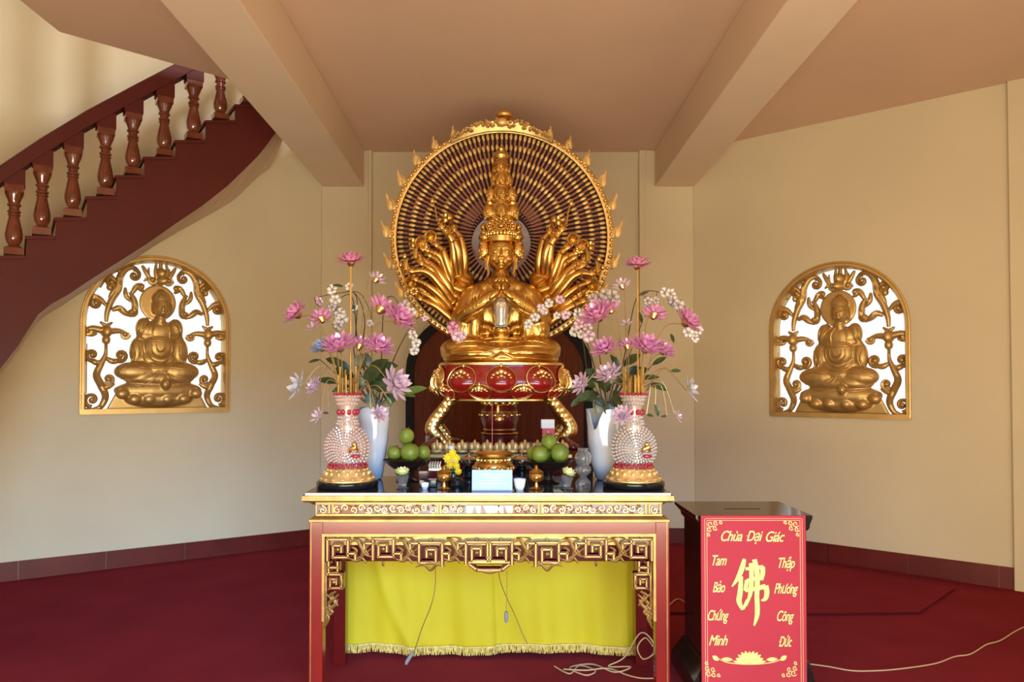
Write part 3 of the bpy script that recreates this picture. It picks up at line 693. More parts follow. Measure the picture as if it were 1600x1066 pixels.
# ------------------------------------------------------------------ plinth behind the table
PZ = 1.122
pl = thing('statue_plinth', 'dark red plinth behind the altar table with a gilded lotus-petal rim', 'plinth', (0.0, 4.72, 0))
px0, px1 = FX(668, 4.2), FX(894, 4.2)
mb = MB(); mb.box((px0+0.03, 4.22, 0), (px1-0.03, 5.25, 1.085)); mb.build('plinth_body', 'lacqd', pl, smooth=False)
mb = MB(); mb.box((px0, 4.19, 1.085), (px1, 5.27, PZ-0.012)); mb.build('rim_moulding', 'giltpaint', pl, smooth=False, bevel=0.005)
mb = MB(); mb.box((px0+0.025, 4.20, PZ-0.012), (px1-0.025, 5.26, PZ)); mb.build('plinth_top', 'lacqd', pl, smooth=False)
mb = MB(); k = 11
for i in range(k):
    cx = px0+0.02+(px1-px0-0.04)*(i+0.5)/k; w2 = (px1-px0)/k*0.52
    for s_ in (-1, 1): mb.ell((cx+s_*w2*0.42, 4.20, 1.146), (w2*0.5, 0.016, 0.030), 10, 7, Matrix.Identity(4))
    mb.ell((cx, 4.188, 1.158), (w2*0.30, 0.014, 0.036), 8, 6); mb.ell((cx, 4.186, 1.124), (w2*0.85, 0.012, 0.012), 8, 5)
mb.build('petal_rim', 'handg', pl)
mb = MB()
for s_, xx in ((-1, px0+0.01), (1, px1-0.01)):
    mb = MB()
    for i in range(5): mb.ell((xx+s_*0.02-s_*0.03*i*0.3, 4.24+0.05*i, 1.145+0.006*i), (0.035, 0.03, 0.022), 10, 6)
    mb.build('corner_petals', 'lacqd', pl)
# ================================================================== the statue
DS = 4.70
def S3(px, py, y=0.0):
    p = P(px, py, DS); p.y += y; return p
K = DS/F       # metres per photo pixel at the statue
stt = thing('deity_statue', 'gilded many-armed seated deity statue with tiered crown of faces on a lotus seat', 'statue', (0.0, DS, PZ))
CX = S3(783, 500).x
# --- stand: four splayed carved legs and a small turned pedestal in the middle
for s_ in (-1, 1):
    for yy in (-0.16, 0.20):
        q = [(76, 623), (88, 640), (99, 655), (104, 668), (97, 678), (88, 689), (80, 694)]
        q = smoothpath([(783+s_*a, b) for a, b in q], 4)
        mb = MB(); pts = []
        for i, (a, b) in enumerate(q):
            p = S3(a, b, yy*(1+0.25*sin(pi*i/len(q)))); pts.append(p)
        pts[-1].z = PZ+0.010
        mb.tube(pts, [0.032+0.012*sin(pi*i/len(pts)) if i < len(pts)*0.8 else 0.024 for i in range(len(pts))], 10)
        for i in range(0, len(pts)-2, 2):
            for s2 in (-1, 1): mb.ell(pts[i]+Vector((s2*0.012, -0.030, 0.004)), (0.016, 0.012, 0.024), 8, 5)
        mb.ell(Vector((pts[-1].x-s_*0.01, pts[-1].y-0.02, PZ+0.016)), (0.045, 0.04, 0.016), 10, 6)
        mb.build('stand_leg', 'goldb', stt)
zz = lambda py: P(783, py, DS-0.10).z
pc = Vector((CX-0.01, DS-0.02, 0))
mb = MB(); mb.lathe([(0.085, PZ), (0.11, PZ+0.015), (0.115, zz(682)), (0.09, zz(676)), (0.10, zz(668)), (0.12, zz(655)), (0.11, zz(640)), (0.085, zz(634)), (0.10, zz(628)), (0.105, zz(620))], 32, c=(pc.x, pc.y, 0)); mb.build('centre_pedestal', 'lacqd', stt)
mb = MB()
for py, r0 in ((678, 0.112), (672, 0.098), (633, 0.098), (627, 0.106), (644, 0.112)):
    mb.tube([(pc.x+r0*cos(2*pi*i/30), pc.y+r0*sin(2*pi*i/30), zz(py)) for i in range(30)], 0.006, 6, closed=True)
for i in range(14):
    a = 2*pi*i/14; mb.ell((pc.x+0.103*cos(a), pc.y+0.103*sin(a), zz(630)), (0.017, 0.017, 0.014), 8, 5); mb.ell((pc.x+0.122*cos(a), pc.y+0.122*sin(a), zz(649)), (0.014, 0.010, 0.009), 8, 5)
mb.ell((pc.x, pc.y-0.125, zz(655)), (0.028, 0.02, 0.026), 10, 7); mb.ell((pc.x-0.01, pc.y-0.13, zz(640)), (0.012, 0.014, 0.04), 10, 7)
mb.build('pedestal_ornament', 'goldb', stt)
# --- lotus seat
SZ1 = S3(783, 570).z; SZ0 = S3(783, 624).z; SH = SZ1-SZ0; SRX, SRY = 0.425, 0.33
def superr(a, ex=2.6):
    return (abs(cos(a))**ex + abs(sin(a))**ex)**(-1/ex)
def seat_ring(mb, prof, n=64):
    v = []; f = []
    for (r0, z) in prof:
        for j in range(n):
            a = 2*pi*j/n; q = superr(a); v.append((CX + SRX*r0*q*cos(a), DS + SRY*r0*q*sin(a), z))
    for i in range(len(prof)-1):
        for j in range(n): f.append((i*n+j, i*n+(j+1) % n, (i+1)*n+(j+1) % n, (i+1)*n+j))
    f.append(tuple(reversed(range(n)))); f.append(tuple((len(prof)-1)*n+j for j in range(n)))
    mb.add(v, f)
mb = MB(); seat_ring(mb, [(0.72, SZ0), (0.84, SZ0+SH*0.08), (0.95, SZ0+SH*0.25), (0.985, SZ0+SH*0.42), (0.95, SZ0+SH*0.62), (0.90, SZ0+SH*0.92), (0.90, SZ1-0.012)]); mb.build('lotus_body', 'lotusred', stt, ang=60)
mb = MB(); seat_ring(mb, [(0.90, SZ1-0.012), (0.925, SZ1-0.008), (0.925, SZ1+0.004), (0.90, SZ1+0.010)]); seat_ring(mb, [(0.70, SZ0-0.012), (0.76, SZ0-0.006), (0.76, SZ0+0.004)]); mb.build('seat_rim', 'goldb', stt)
def seat_pt(u, z, out=0.0):
    """u: angle from the front, z height, on the seat surface"""
    a = -pi/2 + u; q = superr(a); t = (z-SZ0)/SH
    r0 = 0.84+0.145*sin(min(max(t, 0), 0.42)/0.42*pi/2) if t < 0.42 else 0.985-0.085*(t-0.42)/0.5
    return Vector((CX + (SRX*r0+out)*q*cos(a), DS + (SRY*r0+out)*q*sin(a), z))
def petal(ux, zc_, wu, hz, name='lotus_petal', lower=False, gold=False):
    mb = MB(); n = 18
    # red swelling body
    mb.cm = 1 if not gold else 0
    rows = 6; v = []; f = []
    for j in range(rows+1):
        rr = j/rows
        for i in range(n):
            a = 2*pi*i/n; sx_ = cos(a)*abs(cos(a))**-0.15 if abs(cos(a)) > 1e-3 else 0
            v.append(seat_pt(ux+wu*rr*cos(a), zc_+hz*rr*sin(a)*(1 if sin(a) < 0 else 0.95), 0.004+0.028*(1-rr*rr)))
    for j in range(rows):
        for i in range(n): f.append((j*n+i, (j+1)*n+i, (j+1)*n+(i+1) % n, j*n+(i+1) % n))
    mb.add(v, f); mb.cm = 0
    mb.tube([seat_pt(ux+wu*cos(2*pi*i/24), zc_+hz*sin(2*pi*i/24), 0.010) for i in range(24)], 0.0055, 6, closed=True)
    sgn = 1 if not lower else -1
    tip = seat_pt(ux, zc_+hz*1.0, 0.012); mb.ell(tip, (0.010, 0.01, 0.016), 8, 6)
    # ornament in the head of the petal
    for k_, (du, dz, r0) in enumerate([(0, 0.55, 0.013), (-0.25, 0.45, 0.010), (0.25, 0.45, 0.010), (-0.5, 0.30, 0.008), (0.5, 0.30, 0.008), (0, 0.22, 0.009), (-0.2, 0.12, 0.006), (0.2, 0.12, 0.006), (-0.62, 0.1, 0.006), (0.62, 0.1, 0.006)]):
        mb.ell(seat_pt(ux+wu*du, zc_+hz*dz, 0.004+0.028*(1-du*du-dz*dz)), (r0*1.5, 0.008, r0*1.25), 8, 6)
    if gold:
        for du in (-0.5, -0.15, 0.2, 0.55): mb.tube([seat_pt(ux+wu*du*(0.6+0.4*t_), zc_+hz*(0.8-1.6*t_), 0.030*(1-du*du)*(1-(0.8-1.6*t_)**2)+0.006) for t_ in [i/6 for i in range(7)]], 0.005, 5)
    mb.build(name, ['goldb', 'lotusred'], stt, ang=60)
zu = S3(783, 593).z; zl = S3(783, 612).z
for u in (-0.62, 0.0, 0.62): petal(u*0.92, zu, 0.215, SH*0.36)
for u in (-1.19, 1.19): petal(u, zu+0.004, 0.30, SH*0.34, gold=True)
for u in (-0.30, 0.30, -0.86, 0.86, -1.45, 1.45): petal(u, zl, 0.16, SH*0.20, lower=True)
for u in (-1.75, 1.75, -2.2, 2.2, -2.65, 2.65, 3.14): petal(u, zu, 0.2, SH*0.34)
# --- body: one continuous sculpted surface
fb = MB()
def E(px, py, rx, ry, dy, y=0.0, nu=20, nv=14): fb.ell(S3(px, py, y), (rx*K, dy, ry*K), nu, nv)
E(783, 564, 90, 9, 0.23, -0.05); E(752, 556, 56, 14, 0.17, -0.13); E(814, 554, 54, 14, 0.17, -0.13); E(732, 547, 43, 20, 0.16, -0.09); E(834, 547, 41, 20, 0.16, -0.09); E(711, 550, 22, 19, 0.12, -0.05); E(854, 550, 21, 19, 0.12, -0.05); E(783, 551, 78, 16, 0.20, -0.09); E(783, 540, 60, 18, 0.16, -0.02)
E(783, 500, 36, 44, 0.12); E(783, 470, 44, 30, 0.11); E(783, 450, 46, 14, 0.095); E(745, 462, 17, 18, 0.09, -0.01); E(823, 462, 17, 18, 0.09, -0.01)
E(760, 492, 34, 40, 0.11, -0.02); E(806, 492, 34, 40, 0.11, -0.02); E(783, 505, 58, 34, 0.10, -0.01); E(783, 432, 14, 16, 0.06); E(783, 440, 28, 9, 0.075)
for s_ in (-1, 1):
    X = lambda d_: 783+s_*d_
    fb.tube([S3(X(40), 458, -0.01), S3(X(52), 476, -0.03), S3(X(60), 496, -0.07), S3(X(62), 506, -0.10)], [0.065, 0.07, 0.068, 0.06], 14)
    fb.tube([S3(X(61), 504, -0.10), S3(X(44), 490, -0.17), S3(X(24), 476, -0.21), S3(X(10), 466, -0.22)], [0.058, 0.052, 0.042, 0.032], 12)
    # hanging sleeve
    fb.tube([S3(X(56), 500, -0.10), S3(X(58), 516, -0.10), S3(X(56), 530, -0.10), S3(X(60), 540, -0.12)], [0.06, 0.07, 0.062, 0.035], 12)
    fb.tube([S3(X(40), 494, -0.15), S3(X(40), 512, -0.13), S3(X(42), 532, -0.13)], [0.045, 0.05, 0.035], 10)
    fb.tube([S3(X(12), 520, -0.14), S3(X(20), 514, -0.13), S3(X(30), 512, -0.10)], [0.02, 0.024, 0.03], 10)
E(783, 519, 15, 9, 0.05, -0.13)
body = fuse(fb, 0.0085, 4, 0.6)
bvh = BVHTree.FromPolygons(body.v, body.f)
def drape(target, bv, pts, r, n=5, k=6):
    out = []
    for a, b in smoothpath(pts, k):
        r_ = ray(a, b); hit = bv.ray_cast(Vector((0, 0, EYE)), r_.normalized())[0]
        if hit is not None: out.append(hit)
    if len(out) > 2: target.tube(out, [r*(0.35+0.65*sin(pi*(i+0.5)/len(out))) for i in range(len(out))], n)
for s_ in (-1, 1):
    X = lambda d_: 783+s_*d_
    for q in ([[(14, 440), (10, 460), (4, 480)], [(20, 441), (22, 470), (14, 500), (12, 524)], [(26, 442), (34, 460), (36, 480), (30, 520)], [(34, 445), (44, 465), (48, 485)], [(42, 450), (54, 470), (58, 490)],
               [(30, 444), (40, 462), (42, 484)], [(50, 505), (52, 520), (48, 536)], [(57, 508), (60, 522), (58, 538)], [(64, 508), (67, 520), (64, 536)], [(44, 506), (44, 520), (38, 534)], [(36, 502), (36, 520), (32, 534)],
               [(62, 500), (45, 492), (26, 482)], [(58, 494), (42, 484), (24, 474)], [(18, 500), (17, 515), (20, 528)], [(24, 500), (24, 515), (28, 528)], [(10, 538), (30, 534), (55, 533), (80, 540)], [(6, 545), (30, 541), (60, 541), (84, 549)],
               [(8, 552), (40, 549), (70, 553), (86, 557)], [(5, 532), (15, 528), (30, 530)], [(10, 560), (40, 559), (80, 563)], [(0, 548), (14, 556), (30, 562)], [(0, 543), (20, 549), (45, 556)]]):
        drape(body, bvh, [(X(a), b) for a, b in q], 0.0065)
for q in [[(756, 530), (783, 527), (810, 530)], [(760, 535), (783, 533), (806, 535)]]: drape(body, bvh, q, 0.006)
# necklaces
for rr in (14, 19, 24): drape(body, bvh, [(783+rr*sin(a)*1.1, 437+rr*0.75*(cos(a))) for a in [(-1.5+3.0*i/8) for i in range(9)]], 0.0045)
# --- head with face
def head(px, py, w, h, yaw=0.0, y=0.0, vox=0.0035, ears=True):
    """w,h half sizes in photo pixels; returns MB"""
    hb = MB(); rx, rz = w*K, h*K; ry = rx*1.05
    hb.ell((0, 0, 0), (rx, ry, rz), 24, 18); hb.ell((0, -ry*0.30, -rz*0.45), (rx*0.72, ry*0.72, rz*0.50), 18, 12); hb.ell((0, -ry*0.85, -rz*0.80), (rx*0.22, ry*0.2, rz*0.14), 12, 8)
    hb.tube([(0, -ry*0.96, rz*0.12), (0, -ry*1.06, -rz*0.12), (0, -ry*1.13, -rz*0.28)], [rx*0.06, rx*0.085, rx*0.12], 8)
    hb.ell((-rx*0.12, -ry*1.02, -rz*0.30), (rx*0.09, ry*0.08, rz*0.05), 8, 6); hb.ell((rx*0.12, -ry*1.02, -rz*0.30), (rx*0.09, ry*0.08, rz*0.05), 8, 6)
    for s2 in (-1, 1):
        hb.ell((s2*rx*0.40, -ry*0.84, -rz*0.03), (rx*0.22, ry*0.11, rz*0.085), 12, 8)
        hb.tube([(s2*rx*0.12, -ry*0.965, rz*0.15), (s2*rx*0.38, -ry*0.895, rz*0.22), (s2*rx*0.66, -ry*0.72, rz*0.13)], [rx*0.05, rx*0.06, rx*0.03], 6)
        hb.ell((s2*rx*0.42, -ry*0.62, -rz*0.34), (rx*0.34, ry*0.28, rz*0.28), 12, 8)
    hb.ell((0, -ry*1.00, -rz*0.50), (rx*0.23, ry*0.075, rz*0.038), 10, 6); hb.ell((0, -ry*0.985, -rz*0.575), (rx*0.18, ry*0.075, rz*0.042), 10, 6)
    if ears:
        for s2 in (-1, 1):
            hb.tube([(s2*rx*0.98, -ry*0.05, rz*0.15), (s2*rx*1.10, -ry*0.08, -rz*0.1), (s2*rx*1.06, -ry*0.1, -rz*0.45), (s2*rx*1.05, -ry*0.1, -rz*0.85)], [rx*0.12, rx*0.16, rx*0.10, rx*0.13], 8)
    o = fuse(hb, max(vox, 0.0018), 2, 0.4)
    # eyelids
    for s2 in (-1, 1):
        bv = BVHTree.FromPolygons(o.v, o.f); pts = []
        for i in range(7):
            t_ = i/6; x = s2*rx*(0.20+0.40*t_); z = -rz*0.03 - rz*0.05*sin(pi*t_)
            h_ = bv.ray_cast(Vector((x, -1, z)), Vector((0, 1, 0)))[0]
            if h_ is not None: pts.append(h_)
        if len(pts) > 3: o.tube(pts, rx*0.035, 5)
    T = Matrix.Translation(S3(px, py, y)) @ Matrix.Rotation(yaw, 4, 'Z')
    o.v = [T @ p for p in o.v]; return o
HY = -0.045
body.merge(head(783, 398, 22, 30, 0, HY, 0.003))
body.build('body', 'gold', stt, ang=180)
# --- crown tiers
mb = MB()
def ring3(px, py, rpx, y, r, n=28, sq=0.8, m_=None):
    c = S3(px, py, y); (m_ or mb).tube([c+Vector((rpx*K*cos(2*pi*i/n), rpx*K*sq*sin(2*pi*i/n), 0)) for i in range(n)], r, 6, closed=True)
def drum(px, py0, py1, r0, r1, y, m_=None):
    a, b = S3(px, py0, y), S3(px, py1, y)
    (m_ or mb).lathe([(r0*K, a.z), (r1*K, b.z)], 24, c=(a.x, a.y, 0))
drum(783, 382, 374, 24, 25, HY); ring3(783, 380, 25, HY, 0.008); ring3(783, 374, 26, HY, 0.006)
for i in range(13):
    a = -pi/2 + (i-6)*0.22; c = S3(783, 372, HY)+Vector((25*K*cos(a), 25*K*0.9*sin(a), 0)); mb.ell(c+Vector((0, 0, 0.012)), (0.011, 0.009, 0.020), 8, 6); mb.ell(c+Vector((0, 0, -0.012)), 0.007, 6, 5)
# rosette of the front crown
c0 = S3(783, 360, HY-0.09)
for rr, n_, s_ in ((22, 16, 0.014), (15, 11, 0.012), (8, 7, 0.011)):
    mb.tube([c0+Vector((rr*K*cos(2*pi*i/24), 0.02*(rr/22), rr*0.62*K*sin(2*pi*i/24))) for i in range(24)], 0.005, 5, closed=True)
    for i in range(n_): a = 2*pi*i/n_; mb.ell(c0+Vector(((rr-3.5)*K*cos(a), 0.01, (rr-3.5)*0.62*K*sin(a))), (s_, 0.012, s_*0.8), 8, 6)
mb.ell(c0, (0.02, 0.02, 0.02), 10, 8)
mb.ell(S3(783, 360, HY), (24*K, 20*K, 15*K), 18, 12)
for s_ in (-1, 1):
    for k_, (a, b, r0) in enumerate([(26, 366, 5), (29, 374, 4), (27, 358, 5), (30, 384, 4)]): mb.ell(S3(783+s_*a, b, HY-0.02), (r0*K, 0.02, r0*K*1.1), 8, 6)
    # ribbons at the ears
    mb.tube([S3(783+s_*20, 404, HY-0.06), S3(783+s_*22, 418, HY-0.05), S3(783+s_*19, 430, HY-0.05), S3(783+s_*21, 437, HY-0.06)], [0.012, 0.008, 0.009, 0.005], 6)
drum(783, 350, 345, 16, 15, HY)
for (p1, p2, r0, r1) in ((350, 320, 17, 16), (322, 294, 14, 13), (296, 274, 12, 12), (275, 250, 12, 9)): drum(783, p1, p2, r0, r1, HY)
for py, rr in ((348, 18), (322, 19), (319, 15), (296, 16), (293, 13), (275, 13.5), (272, 12), (262, 12), (252, 10)): ring3(783, py, rr, HY, 0.006)
for (py, rr, hh) in ((315, 15, 5), (291, 14, 5), (270, 12, 5)):
    for i in range(11):
        a = 2*pi*i/11+0.3; c = S3(783, py, HY)+Vector((rr*K*cos(a), rr*K*sin(a), 0)); mb.ell(c, (0.010, 0.010, hh*K), 8, 6)
mb.lathe([(0.045, S3(783, 252).z), (0.052, S3(783, 248).z), (0.045, S3(783, 243).z), (0.02, S3(783, 240).z), (0.026, S3(783, 237).z), (0.006, S3(783, 232).z), (0, S3(783, 231).z)], 20, c=(CX, DS+HY, 0))
mb.tube([S3(777, 266, HY-0.05), S3(783, 260, HY-0.055), S3(789, 266, HY-0.05)], 0.006, 6)
mb.build('crown', 'gold', stt)
# side and tier faces
for (px, py, w, h, yaw, y) in [(757, 392, 9, 17, -1.0, HY+0.0), (809, 392, 9, 17, 1.0, HY+0.0), (783, 335, 10, 14, 0, HY-0.045), (765, 335, 10, 14, -0.9, HY-0.01), (801, 335, 10, 14, 0.9, HY-0.01),
                               (783, 307, 9, 12, 0, HY-0.035), (768, 307, 8, 12, -0.9, HY-0.005), (798, 307, 8, 12, 0.9, HY-0.005), (783, 284, 8, 11, 0, HY-0.03), (773, 284, 6.5, 10, -0.9, HY), (793, 284, 6.5, 10, 0.9, HY), (783, 262, 7, 9, 0, HY-0.025)]:
    head(px, py, w, h, yaw, y, 0.0025, ears=(w > 8)).build('crown_face', 'gold', stt, ang=180)
mb = MB()
for s_ in (-1, 1):
    mb.lathe([(0.036, S3(0, 377).z), (0.042, S3(0, 373).z), (0.03, S3(0, 367).z), (0.012, S3(0, 360).z), (0, S3(0, 357).z)], 16, c=(S3(783+s_*25, 380).x, DS+HY, 0))
    mb.lathe([(0.03, S3(0, 324).z), (0.034, S3(0, 321).z), (0.02, S3(0, 317).z), (0.0, S3(0, 314).z)], 14, c=(S3(783+s_*17, 380).x, DS+HY-0.01, 0))
mb.build('side_crown', 'gold', stt)
# --- hands: palm, four fingers, thumb
def hand_mb(c, d, up, s, curl=0.3, side=1):
    """c wrist, d direction of the fingers, up palm normal, s hand length"""
    d = Vector(d).normalized(); up = (Vector(up)-d*Vector(up).dot(d)).normalized(); sd = d.cross(up)*side; mb = MB()
    R3 = Matrix((sd, d, up)).transposed().to_4x4(); T = Matrix.Translation(c) @ R3
    mb.ell((0, s*0.25, 0), (s*0.20, s*0.28, s*0.09), 12, 8, T)
    for i, (x, L_) in enumerate(((-0.15, 0.42), (-0.05, 0.50), (0.05, 0.47), (0.15, 0.36))):
        p0 = Vector((x*s, s*0.42, 0)); a = curl*(1+0.15*i); p1 = p0+Vector((x*0.15*s, s*L_*0.5*cos(a*0.5), s*L_*0.5*sin(a*0.5))); p2 = p1+Vector((x*0.05*s, s*L_*0.55*cos(a*1.6), s*L_*0.55*sin(a*1.6)))
        mb.tube([p0, p1, p2], [s*0.052, s*0.046, s*0.030], 6, T=T)
    mb.tube([(-0.15*s, s*0.12, 0.0), (-0.27*s, s*0.30, 0.05*s), (-0.24*s, s*0.46, 0.12*s)], [s*0.062, s*0.052, s*0.034], 6, T=T)
    return mb
for s_ in (-1, 1):
    mb = MB()
    mb.tube([S3(783+s_*24, 478, -0.215), S3(783+s_*12, 469, -0.235), S3(783+s_*4, 462, -0.245)], [0.028, 0.022, 0.018], 10)
    mb.merge(hand_mb(S3(783+s_*2.7, 465, -0.255), (0, -0.02, 1), (-s_, 0, 0), 0.125, 0.04, s_))
    mb.build('praying_hand', 'gold', stt, ang=180)
    mb = MB()   # raised inner pair of hands at the chest
    mb.tube([S3(783+s_*12, 452, -0.12), S3(783+s_*9, 445, -0.15), S3(783+s_*4, 439, -0.16)], [0.012, 0.010, 0.008], 8)
    mb.merge(hand_mb(S3(783+s_*4, 440, -0.16), (-s_*0.35, 0, 1), (-s_, 0, 0), 0.045, 0.2, s_)); mb.build('raised_hand', 'gold', stt, ang=180)
    mb = MB()   # lap hands
    mb.merge(hand_mb(S3(783+s_*16, 517, -0.17), (-s_, -0.1, -0.1), (0, 0.2, 1), 0.075, 0.2, s_)); mb.build('lap_hand', 'gold', stt, ang=180)
mb = MB(); mb.lathe([(0.0, 0), (0.035, 0.003), (0.045, 0.02), (0.040, 0.05), (0.046, 0.10), (0.050, 0.14), (0.034, 0.17), (0.02, 0.185), (0, 0.19)], 20, c=S3(783, 516, -0.18)); mb.build('offering_jar', 'shine', stt)
# --- the fan of large arms
def cp(a, b): return (630+a/4.634, 330+b/4.634)
arms = [[(480, 480), (440, 445), (446, 370), (438, 290), (415, 200), (378, 160)], [(480, 520), (385, 455), (375, 370), (366, 250), (335, 195), (295, 150)], [(470, 560), (360, 525), (345, 460), (318, 370), (295, 300), (255, 270)],
        [(455, 600), (342, 560), (325, 500), (285, 400), (250, 360), (205, 335)], [(440, 640), (355, 595), (310, 520), (240, 430), (180, 380), (130, 350)], [(430, 690), (350, 650), (290, 570), (215, 480), (150, 450), (90, 455)],
        [(420, 740), (362, 715), (300, 650), (240, 590), (170, 540), (110, 515)], [(450, 790), (372, 770), (300, 720), (235, 650), (170, 610), (110, 585)], [(470, 810), (400, 815), (330, 765), (250, 700), (190, 670), (140, 650)],
        [(470, 500), (410, 450), (408, 380), (400, 300), (378, 240), (350, 200)], [(455, 620), (330, 600), (280, 540), (225, 450), (190, 420), (150, 400)], [(440, 760), (350, 740), (270, 680), (200, 620), (140, 575), (80, 560)],
        [(460, 580), (350, 540), (320, 450), (280, 350), (240, 320), (190, 300)]]
rndA = random.Random(11)
for ai, A_ in enumerate(arms):
    for s_ in (-1, 1):
        pts2 = []
        for i, (a, b) in enumerate(A_):
            x, y_ = cp(a, b)
            if s_ > 0: x = 1566 - x + 2; y_ += (4 if i > 1 else 0)
            pts2.append((x, y_))
        back = 0.02 + 0.012*((ai*5) % 4)
        q = smoothpath(pts2, 5); n_ = len(q); pts = []
        for i, (a, b) in enumerate(q):
            t_ = i/(n_-1); pts.append(S3(a, b, back + 0.03 - (0.10+0.02*((ai*3) % 4))*sin(min(1, t_*1.25)*pi/2)))
        mb = MB()
        rad = [0.034*(1-0.15*i/n_) if i < n_*0.25 else 0.034 - 0.019*((i/n_-0.25)/0.75) for i in range(n_)]
        mb.tube(pts, rad, 10)
        for w_ in (0.22, 0.80):
            i = int(n_*w_); d_ = (pts[i+1]-pts[i]).normalized(); u_ = d_.orthogonal().normalized(); w2 = d_.cross(u_)
            mb.tube([pts[i]+(u_*cos(2*pi*j/12)+w2*sin(2*pi*j/12))*(rad[i]+0.004) for j in range(12)], 0.005, 5, closed=True)
        dd = (pts[-1]-pts[-4]).normalized()
        mb.merge(hand_mb(pts[-1]-dd*0.01, dd+Vector((0, 0, 0.35)), (0, -1, 0.1), 0.095, 0.5+0.5*rndA.random(), s_))
        mb.build('arm', 'gold', stt, ang=60)
        # the emblem each hand carries
        c = pts[-1]+dd*0.05+Vector((0, -0.02, 0.035)); e = MB(); k_ = ai % 5
        if ai == 0: e.ell(c+Vector((0, 0, 0.015)), 0.032, 14, 10)
        elif k_ == 1: e.tube([c+Vector((0, 0, -0.03)), c+Vector((s_*0.01, 0, 0.05)), c+Vector((s_*0.03, 0, 0.10))], [0.006, 0.005, 0.003], 6); e.ell(c+Vector((s_*0.03, 0, 0.10)), (0.014, 0.01, 0.02), 8, 6)
        elif k_ == 2:
            e.tube([c+Vector((0.035*cos(2*pi*i/18), 0, 0.035*sin(2*pi*i/18))) for i in range(18)], 0.006, 6, closed=True)
            for i in range(6): a = pi*i/6; e.tube([c-Vector((0.033*cos(a), 0, 0.033*sin(a))), c+Vector((0.033*cos(a), 0, 0.033*sin(a)))], 0.003, 4)
        elif k_ == 3:
            for i in range(7): a = 2*pi*i/7; e.ell(c+Vector((0.018*cos(a), -0.005, 0.018*sin(a))), (0.014, 0.008, 0.014), 8, 6)
        elif k_ == 4: e.lathe([(0.0, 0), (0.018, 0.004), (0.024, 0.02), (0.012, 0.04), (0.016, 0.055), (0, 0.058)], 12, c=c)
        else: e.tube([c-Vector((0, 0, 0.02)), c+Vector((0, 0, 0.03)), c+Vector((-s_*0.015, 0, 0.055))], [0.012, 0.016, 0.004], 6)
        e.build('emblem', 'gold', stt)
# ================================================================== the round halo of small hands behind the statue
DH = 4.95; KH = DH/F
HC = P(784, 372, DH); hl = thing('halo', 'round red and gold halo of small hands with flame rim behind the statue', 'halo', (HC.x, DH, PZ))
def H(r, a, y=0.0): return Vector((HC.x + r*KH*cos(a), DH+y, HC.z + r*KH*sin(a)))
mb = MB(); mb.prism([(HC.x+166*KH*cos(2*pi*i/96), HC.z+166*KH*sin(2*pi*i/96)) for i in range(96)], DH+0.03, DH+0.06); mb.build('backing_disc', 'halob', hl, smooth=False)
mb = MB(); mb.box((HC.x-0.10, DH+0.06, PZ), (HC.x+0.10, DH+0.10, HC.z)); mb.build('halo_post', 'lacqd', hl, smooth=False)
mb = MB(); c = P(783, 382, DH); mb.prism([(c.x+46*KH*cos(2*pi*i/48), c.z+46*KH*sin(2*pi*i/48)) for i in range(48)], DH-0.03, DH-0.005); mb.build('moon_disc', 'moon', hl, smooth=False)
# rim: gilt band with little curls
mb = MB(); NB = 120
mb.tube([H(169, 2*pi*i/NB, -0.01) for i in range(NB)], 5.5*KH, 8, closed=True, flat=0.6)
mb.tube([H(174, 2*pi*i/NB, 0.0) for i in range(NB)], 2.2*KH, 6, closed=True)
for i in range(NB):
    a = 2*pi*(i+0.5)/NB; mb.ell(H(171, a, -0.035), (2.9*KH, 0.012, 2.9*KH), 8, 5)
mb.build('halo_rim', 'goldb', hl)
flp = [(0, -0.5), (0.35, -0.3), (0.42, 0.0), (0.25, 0.35), (0.12, 0.7), (0.22, 1.0), (0.0, 0.85), (-0.18, 0.45), (-0.38, 0.15), (-0.42, -0.2)]
for deg in [-150, -166, 178, 164, 151, 138, 126, 115] + [65, 54, 42, 29, 16, 2, -14, -30, -43, -137]:
    a = R(deg); left = cos(a) < 0
    up_ = Vector((cos(a)*0.6, 0, sin(a)*0.35+0.75)).normalized(); sd_ = Vector((up_.z, 0, -up_.x))*(1 if left else -1)
    b_c = H(177, a, -0.005); s_ = (21-9*abs(sin(a))**3*(sin(a) > 0))*KH; mb = MB()
    pts = smoothpath(flp+[flp[0]], 3)[:-1]; n_ = len(pts); v = []
    for (yy, sc_) in ((-0.016, 0.55), (-0.006, 1.0), (0.012, 1.0)):
        for (u_, w_) in pts: v.append(b_c + sd_*(u_*s_*sc_*0.9) + up_*((w_*sc_+0.15)*s_) + Vector((0, yy, 0)))
    f = [tuple(range(n_)), tuple(reversed(range(2*n_, 3*n_)))]
    for j in range(2):
        for i in range(n_): f.append((j*n_+i, (j+1)*n_+i, (j+1)*n_+(i+1) % n_, j*n_+(i+1) % n_))
    mb.add(v, f); mb.tube([b_c+up_*(s_*t_)+sd_*s_*0.25*sin(4*t_)+Vector((0, -0.016, 0)) for t_ in (-0.2, 0.1, 0.4, 0.7)], [0.009, 0.010, 0.006, 0.003], 6)
    mb.build('flame', 'handg', hl)
